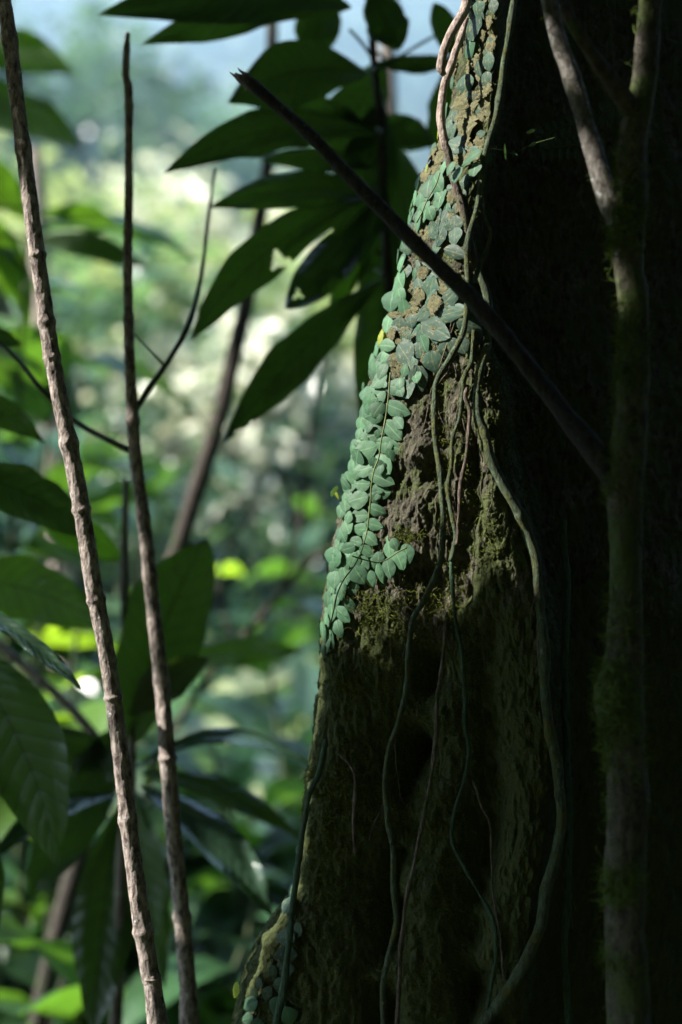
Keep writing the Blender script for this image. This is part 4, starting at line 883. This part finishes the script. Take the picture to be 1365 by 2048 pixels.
# ------------------------------------------------------------------ understorey shrubs
def under_leaf(mat, seed, asp=.36):
    nu, nv = 7, 14; rg = np.random.default_rng(seed); t = np.linspace(0, 1, nv)[:, None]; s = np.linspace(-1, 1, nu)[None]
    w = asp / 2 * np.sin(np.pi * t ** 1.1) ** .75; droop = rg.uniform(.25, .6)
    X = s * w; Y = t * (1 - .25 * droop * t) + 0 * s; Z_ = .15 * t - droop * t ** 2 + .35 * np.abs(s) * w + .01 * rg.standard_normal((nv, nu))
    V = np.stack([X, Y, Z_], -1).reshape(-1, 3)
    uv = np.stack([np.broadcast_to(s * .5 + .5, (nv, nu)), np.broadcast_to(t, (nv, nu))], -1).reshape(-1, 2)
    return np_mesh('leaf', V, grid_faces(nv, nu), M[mat], uv=uv)
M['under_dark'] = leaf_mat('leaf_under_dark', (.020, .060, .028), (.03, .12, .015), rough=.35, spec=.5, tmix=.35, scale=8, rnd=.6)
UL = {m_: [under_leaf(m_, i, random.uniform(.3, .5)) for i in range(4)] for m_ in ('under', 'under_light', 'under_dark')}
def shrub(px, py, d, mat, L, n, label, group='understorey shrubs on the slope', spread=.5):
    top = W(px, py, d); gz = float(hgt(top.x, top.y)); e = empty('understorey_shrub', (top.x, top.y, gz), label, 'shrub', group)
    hh = top.z - gz
    if hh < .2: hh = .3
    ns = 3; Vs, Fs, off = [], [], 0
    tips = []
    for k in range(ns):
        ex = np.array([random.uniform(-1, 1) * spread * .6, random.uniform(-1, 1) * spread * .6, hh * random.uniform(.8, 1)])
        tt = np.linspace(0, 1, 9)[:, None]; P3 = tt ** 1.5 * ex * [1, 1, 0] + tt * ex * [0, 0, 1]
        v, f, _ = tube(P3, np.linspace(.012, .005, 9), 7, .001, 20); Vs.append(v); Fs.extend([x + off for x in f]); off += len(v); tips.append((P3, ex))
    me = np_mesh('stem', np.vstack(Vs), Fs, M['stem_green']); o = bpy.data.objects.new('stem', me); C.objects.link(o); o.parent = e
    for i in range(n):
        P3, ex = random.choice(tips); q_ = min(1, random.uniform(.55, 1.02)) if hh < 2.5 else 1 - random.uniform(0, 1.2) / hh
        j = q_ * 8; j0 = int(min(7, j)); p = P3[j0] * (1 - (j - j0)) + P3[j0 + 1] * (j - j0)
        o = bpy.data.objects.new('leaf', random.choice(UL[mat])); C.objects.link(o); o.parent = e
        o.location = p; o.rotation_euler = (R(random.uniform(-10, 45)), R(random.uniform(-25, 25)), random.uniform(0, 6.28)); l_ = L * random.uniform(.6, 1.2); o.scale = (l_, l_, l_)
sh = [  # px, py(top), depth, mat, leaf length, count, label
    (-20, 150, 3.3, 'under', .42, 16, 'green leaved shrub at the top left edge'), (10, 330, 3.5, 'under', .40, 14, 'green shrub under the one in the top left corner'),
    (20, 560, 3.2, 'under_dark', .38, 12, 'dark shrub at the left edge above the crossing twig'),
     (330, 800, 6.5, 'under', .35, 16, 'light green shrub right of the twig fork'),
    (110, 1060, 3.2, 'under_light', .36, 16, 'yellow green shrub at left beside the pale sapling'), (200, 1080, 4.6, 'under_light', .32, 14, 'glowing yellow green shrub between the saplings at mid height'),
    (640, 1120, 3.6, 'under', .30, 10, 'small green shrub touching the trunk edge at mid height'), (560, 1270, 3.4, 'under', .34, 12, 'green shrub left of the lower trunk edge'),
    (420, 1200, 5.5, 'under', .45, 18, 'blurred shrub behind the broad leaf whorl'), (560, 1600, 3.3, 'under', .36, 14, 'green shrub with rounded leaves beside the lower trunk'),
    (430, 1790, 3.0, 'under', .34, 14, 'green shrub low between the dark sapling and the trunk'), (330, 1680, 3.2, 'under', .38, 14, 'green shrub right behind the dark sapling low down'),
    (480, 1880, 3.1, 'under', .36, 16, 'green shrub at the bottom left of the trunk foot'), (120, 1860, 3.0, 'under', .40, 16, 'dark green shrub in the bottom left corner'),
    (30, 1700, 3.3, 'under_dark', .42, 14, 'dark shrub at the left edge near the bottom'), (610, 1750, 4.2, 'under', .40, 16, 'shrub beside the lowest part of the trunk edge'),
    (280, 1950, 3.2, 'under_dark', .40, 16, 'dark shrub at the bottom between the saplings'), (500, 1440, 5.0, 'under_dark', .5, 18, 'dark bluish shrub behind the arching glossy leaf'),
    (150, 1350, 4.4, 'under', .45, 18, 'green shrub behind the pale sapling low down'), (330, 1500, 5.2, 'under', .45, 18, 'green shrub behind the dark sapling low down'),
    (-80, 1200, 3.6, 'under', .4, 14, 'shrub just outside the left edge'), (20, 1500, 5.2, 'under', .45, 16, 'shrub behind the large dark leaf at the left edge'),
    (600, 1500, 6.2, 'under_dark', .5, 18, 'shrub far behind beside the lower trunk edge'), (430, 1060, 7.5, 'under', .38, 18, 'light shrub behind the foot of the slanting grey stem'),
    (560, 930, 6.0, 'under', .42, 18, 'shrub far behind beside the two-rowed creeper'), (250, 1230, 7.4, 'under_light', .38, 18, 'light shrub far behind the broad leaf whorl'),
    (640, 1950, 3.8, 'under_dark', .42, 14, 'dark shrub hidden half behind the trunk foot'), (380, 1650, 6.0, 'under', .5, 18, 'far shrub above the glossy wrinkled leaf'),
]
for a_ in sh: shrub(*a_)
gs = 'low forest undergrowth'
nq = 26000; ux = RNG.uniform(-7, 5, nq); uy = RNG.uniform(4.2, 30, nq); ux = ux * (uy / 12 + .5); clum = fbm(np.stack([ux / 1.5, uy / 1.5, ux * 0], 1), 3)
uz = hgt(ux, uy) + RNG.uniform(0, 1, nq) ** 1.3 * (.7 + 1.2 * np.clip(clum + .3, 0, 1)); V, F = quads(np.stack([ux, uy, uz], 1), .24, .6, .5)
M['ug'] = leaf_mat('leaf_undergrowth', (.045, .10, .05), (.09, .18, .08), rough=.2, spec=1.0, tmix=.42, scale=.5, rnd=.3, blotch=(.30, .33, .16), blotch_t=.46)
uo = mk('undergrowth', V, F, M['ug'], smooth=False); tag(uo, 'low leafy undergrowth covering the slope behind the shrubs', 'undergrowth', None, 'stuff')
print('shrubs', time.time() - T0)

# ------------------------------------------------------------------ shading canopy (added unseen leaves, cut open where sun should land)
Sn = np.array(S); Un = np.array([-SH.y * -1, SH.x * -1, 0]); Un = np.array([SH.y, -SH.x, 0.]); Un /= np.linalg.norm(Un)
if Un[1] < 0: Un = -Un
Vn = np.cross(Sn, Un); Vn = Vn if Vn[2] > 0 else -Vn
CELL = .01; NG = 1200; gridL = np.zeros((NG, NG), bool)
def cells(P_):
    P_ = np.atleast_2d(P_); return (P_ @ Un / CELL + NG / 2).astype(int), (P_ @ Vn / CELL + NG / 2).astype(int)
def light(P_, r=1):
    i, j = cells(P_)
    for a in range(-r, r + 1):
        for c in range(-r, r + 1): gridL[np.clip(i + a, 0, NG - 1), np.clip(j + c, 0, NG - 1)] = True
def inpoly(x, y, poly):
    ins = False; j = len(poly) - 1
    for i in range(len(poly)):
        xi, yi = poly[i]; xj, yj = poly[j]
        if (yi > y) != (yj > y) and x < (xj - xi) * (y - yi) / (yj - yi) + xi: ins = not ins
        j = i
    return ins
lit_poly = [(930, -90), (1045, -90), (1035, 60), (1010, 200), (985, 330), (960, 420), (950, 560), (960, 690), (1000, 800), (1000, 880), (965, 935), (905, 985), (860, 1045), (815, 1095), (765, 1160), (715, 1190), (705, 1245), (685, 1300), (600, 1315), (600, 900), (700, 500), (850, 100)]
for y in range(-90, 1330, 14):
    for x in range(600, 1060, 14):
        jt = 34 * float(fbm(np.array([[x / 38, y / 38, 9.]]), 3)[0])
        if inpoly(x - jt, y + 1.6 * jt, lit_poly) or (1080 < y < 1330 and x < 860 and random.random() < .03):
            l, n_ = hit(x, y, BV_S)
            if l is not None and l.y < 1.6 and n_.dot(S) > .05: light(np.array(l), 2 if x < 880 and y < 1100 else 1 if y < 1000 else 0)
for p_, r1 in zip(PA, rA):
    py = 1024 + (CAM_Z - p_[2]) / (p_[1] * K)
    if 400 < py < 1440 or 1500 < py < 2080: light(p_ + Sn * r1, 0); light(p_ - np.array([0, r1, 0]), 0)
for rw in (rb,):
    P3, r = stem_pts(rw)
    for p_, r1 in zip(P3, r):
        py = 1024 + (CAM_Z - p_[2]) / (p_[1] * K)
        if 1100 < py < 1650 or (py > 820 and random.random() < .15): light(p_ + Sn * r1, 0)
for (ob, P3, r), y0, y1 in ((VINES[0], -80, 1000), (VINES[1], 600, 800), (VINES[12], -80, 200), (VINES[13], -80, 420)):
    for p_, r1 in zip(P3, r):
        py = 1024 + (CAM_Z - p_[2]) / (p_[1] * K)
        if y0 < py < y1: light(p_, 1)
for p_ in SPRAY: light(np.array(p_), 1)
for p_, r1 in zip(PG, rG):
    if math.sin(p_[2] * 60) > -.2: light(p_, 0)
for p_, r1 in zip(PM, rM):
    py = 1024 + (CAM_Z - p_[2]) / (p_[1] * K)
    if py < 200 or 520 < py < 600: light(p_ - np.array([r1, 0, 0]), 0)
for (x0, y0, x1, y1, d) in ((10, 1225, 160, 1368, 1.63), (500, 1480, 620, 1530, 1.96), (400, 1640, 540, 1800, 1.95)):
    for i in range(8):
        t = i / 7; light(np.array(W(x0 + (x1 - x0) * t, y0 + (y1 - y0) * t, d)), 1 if d > 1.7 else 2)
# distance map by iterative dilation
def dil(g, k):
    g = g.copy()
    for _ in range(k):
        h_ = g.copy(); h_[1:] |= g[:-1]; h_[:-1] |= g[1:]; h_[:, 1:] |= g[:, :-1]; h_[:, :-1] |= g[:, 1:]; g = h_
    return g
D1 = dil(gridL, 1); D2 = dil(D1, 5); D3 = dil(D2, 22)
s_ref = float(np.array(W(850, 700, 1.42)) @ Sn)
def screen(n, size, near, deny, smin, smax, u0, u1, v0, v1):
    if near is None: u = RNG.uniform(u0, u1, n); v = RNG.uniform(v0, v1, n)
    else:
        ci, cj = np.nonzero(near & ~deny); k = RNG.integers(0, len(ci), n); u = (ci[k] + RNG.random(n) - NG / 2) * CELL; v = (cj[k] + RNG.random(n) - NG / 2) * CELL
    s = RNG.uniform(smin, smax, n) + s_ref
    P_ = u[:, None] * Un + v[:, None] * Vn + s[:, None] * Sn
    i = np.clip((u / CELL + NG / 2).astype(int), 0, NG - 1); j = np.clip((v / CELL + NG / 2).astype(int), 0, NG - 1)
    ok = ~deny[i, j]
    if near is not None: ok &= near[i, j]
    x, y, z = P_.T
    ok &= ~((y > 0) & (np.abs(x) < .26 * y + .25) & (np.abs(z - CAM_Z) < .39 * y + .35)); ok &= z > hgt(x, y)
    P_ = P_[ok]; m_ = len(P_)
    nr_ = Sn + RNG.normal(0, .35, (m_, 3)); nr_ /= np.linalg.norm(nr_, axis=1)[:, None]
    t = np.cross(nr_, RNG.normal(0, 1, (m_, 3))); t /= np.linalg.norm(t, axis=1)[:, None]; b_ = np.cross(nr_, t)
    L = size * RNG.uniform(.7, 1.2, m_)[:, None]
    V = np.stack([P_ - t * L / 2, P_ - t * L * .18 + b_ * L * .3, P_ + t * L * .2 + b_ * L * .26, P_ + t * L / 2, P_ + t * L * .2 - b_ * L * .26, P_ - t * L * .18 - b_ * L * .3], 1).reshape(-1, 3)
    i = np.arange(m_)[:, None] * 6
    return V, np.concatenate([i + np.array([[0, 1, 2, 3]]), i + np.array([[0, 3, 4, 5]])])
uc, vc = cells(np.array(W(850, 700, 1.42))); uc = (uc[0] - NG / 2) * CELL; vc = (vc[0] - NG / 2) * CELL
parts_ = [screen(26000, .17, None, D3, 1.6, 3.0, uc - 3.6, uc + 1.25, vc - .95, vc + 3.0), screen(70000, .055, D3, D2, 1.5, 2.3, uc - 3, uc + 1.25, vc - 1.8, vc + 2.4), screen(110000, .022, D2, D1, 1.5, 1.9, uc - 3, uc + 1.25, vc - 1.8, vc + 2.4)]
# added unseen leaf roof above and leaf mass at right, blocking sky light
def blob(n, x0, x1, y0, y1, z0, z1, size):
    P_ = np.stack([RNG.uniform(x0, x1, n), RNG.uniform(y0, y1, n), RNG.uniform(z0, z1, n)], 1)
    x, y, z = P_.T; ok = ~((y > 0) & (np.abs(x) < .26 * y + .3) & (z < CAM_Z + .39 * y + .3)) & (z > hgt(x, y))
    # keep the sun's path to the lit gap free
    u = P_ @ Un; v = P_ @ Vn; i = np.clip((u / CELL + NG / 2).astype(int), 0, NG - 1); j = np.clip((v / CELL + NG / 2).astype(int), 0, NG - 1); ok &= ~D3[i, j]
    return quads(P_[ok], size, 1.2, .6)
parts_ += [blob(4300, -3.8, 7, -6, 2.6, 3.6, 5.2, .34), blob(700, 1.3, 3.0, -3, 3, 0, 4, .34)]
Vs, Fs, off = [], [], 0
for v, f in parts_: Vs.append(v); Fs.append(f + off); off += len(v)
cn = mk('added_leaf_screen', np.vstack(Vs), np.vstack(Fs), M['leaf_screen'], smooth=False)
tag(cn, 'added unseen screen of dark leaves above and around the photographer, shaped to shade the trunk', 'foliage', None, 'stuff')
print('leaf_screen', time.time() - T0, off)

# ------------------------------------------------------------------ haze
hm, nt, out = newmat('haze_air'); pv = nt.nodes.new('ShaderNodeVolumePrincipled'); pv.inputs['Color'].default_value = (.48, .72, .90, 1); pv.inputs['Density'].default_value = .0022
pv.inputs['Anisotropy'].default_value = .3
nt.links.new(pv.outputs[0], out.inputs['Volume'])
x0, x1, y0, y1, z0, z1 = -1350, 1350, -1350, 1350, -40, 162
Vb = [(x, y, z) for z in (z0, z1) for y in (y0, y1) for x in (x0, x1)]
hz = mk('haze', Vb, np.array([[0, 2, 3, 1], [4, 5, 7, 6], [0, 1, 5, 4], [2, 6, 7, 3], [0, 4, 6, 2], [1, 3, 7, 5]]), hm, smooth=False); hz['kind'] = 'stuff'
print('done', time.time() - T0)
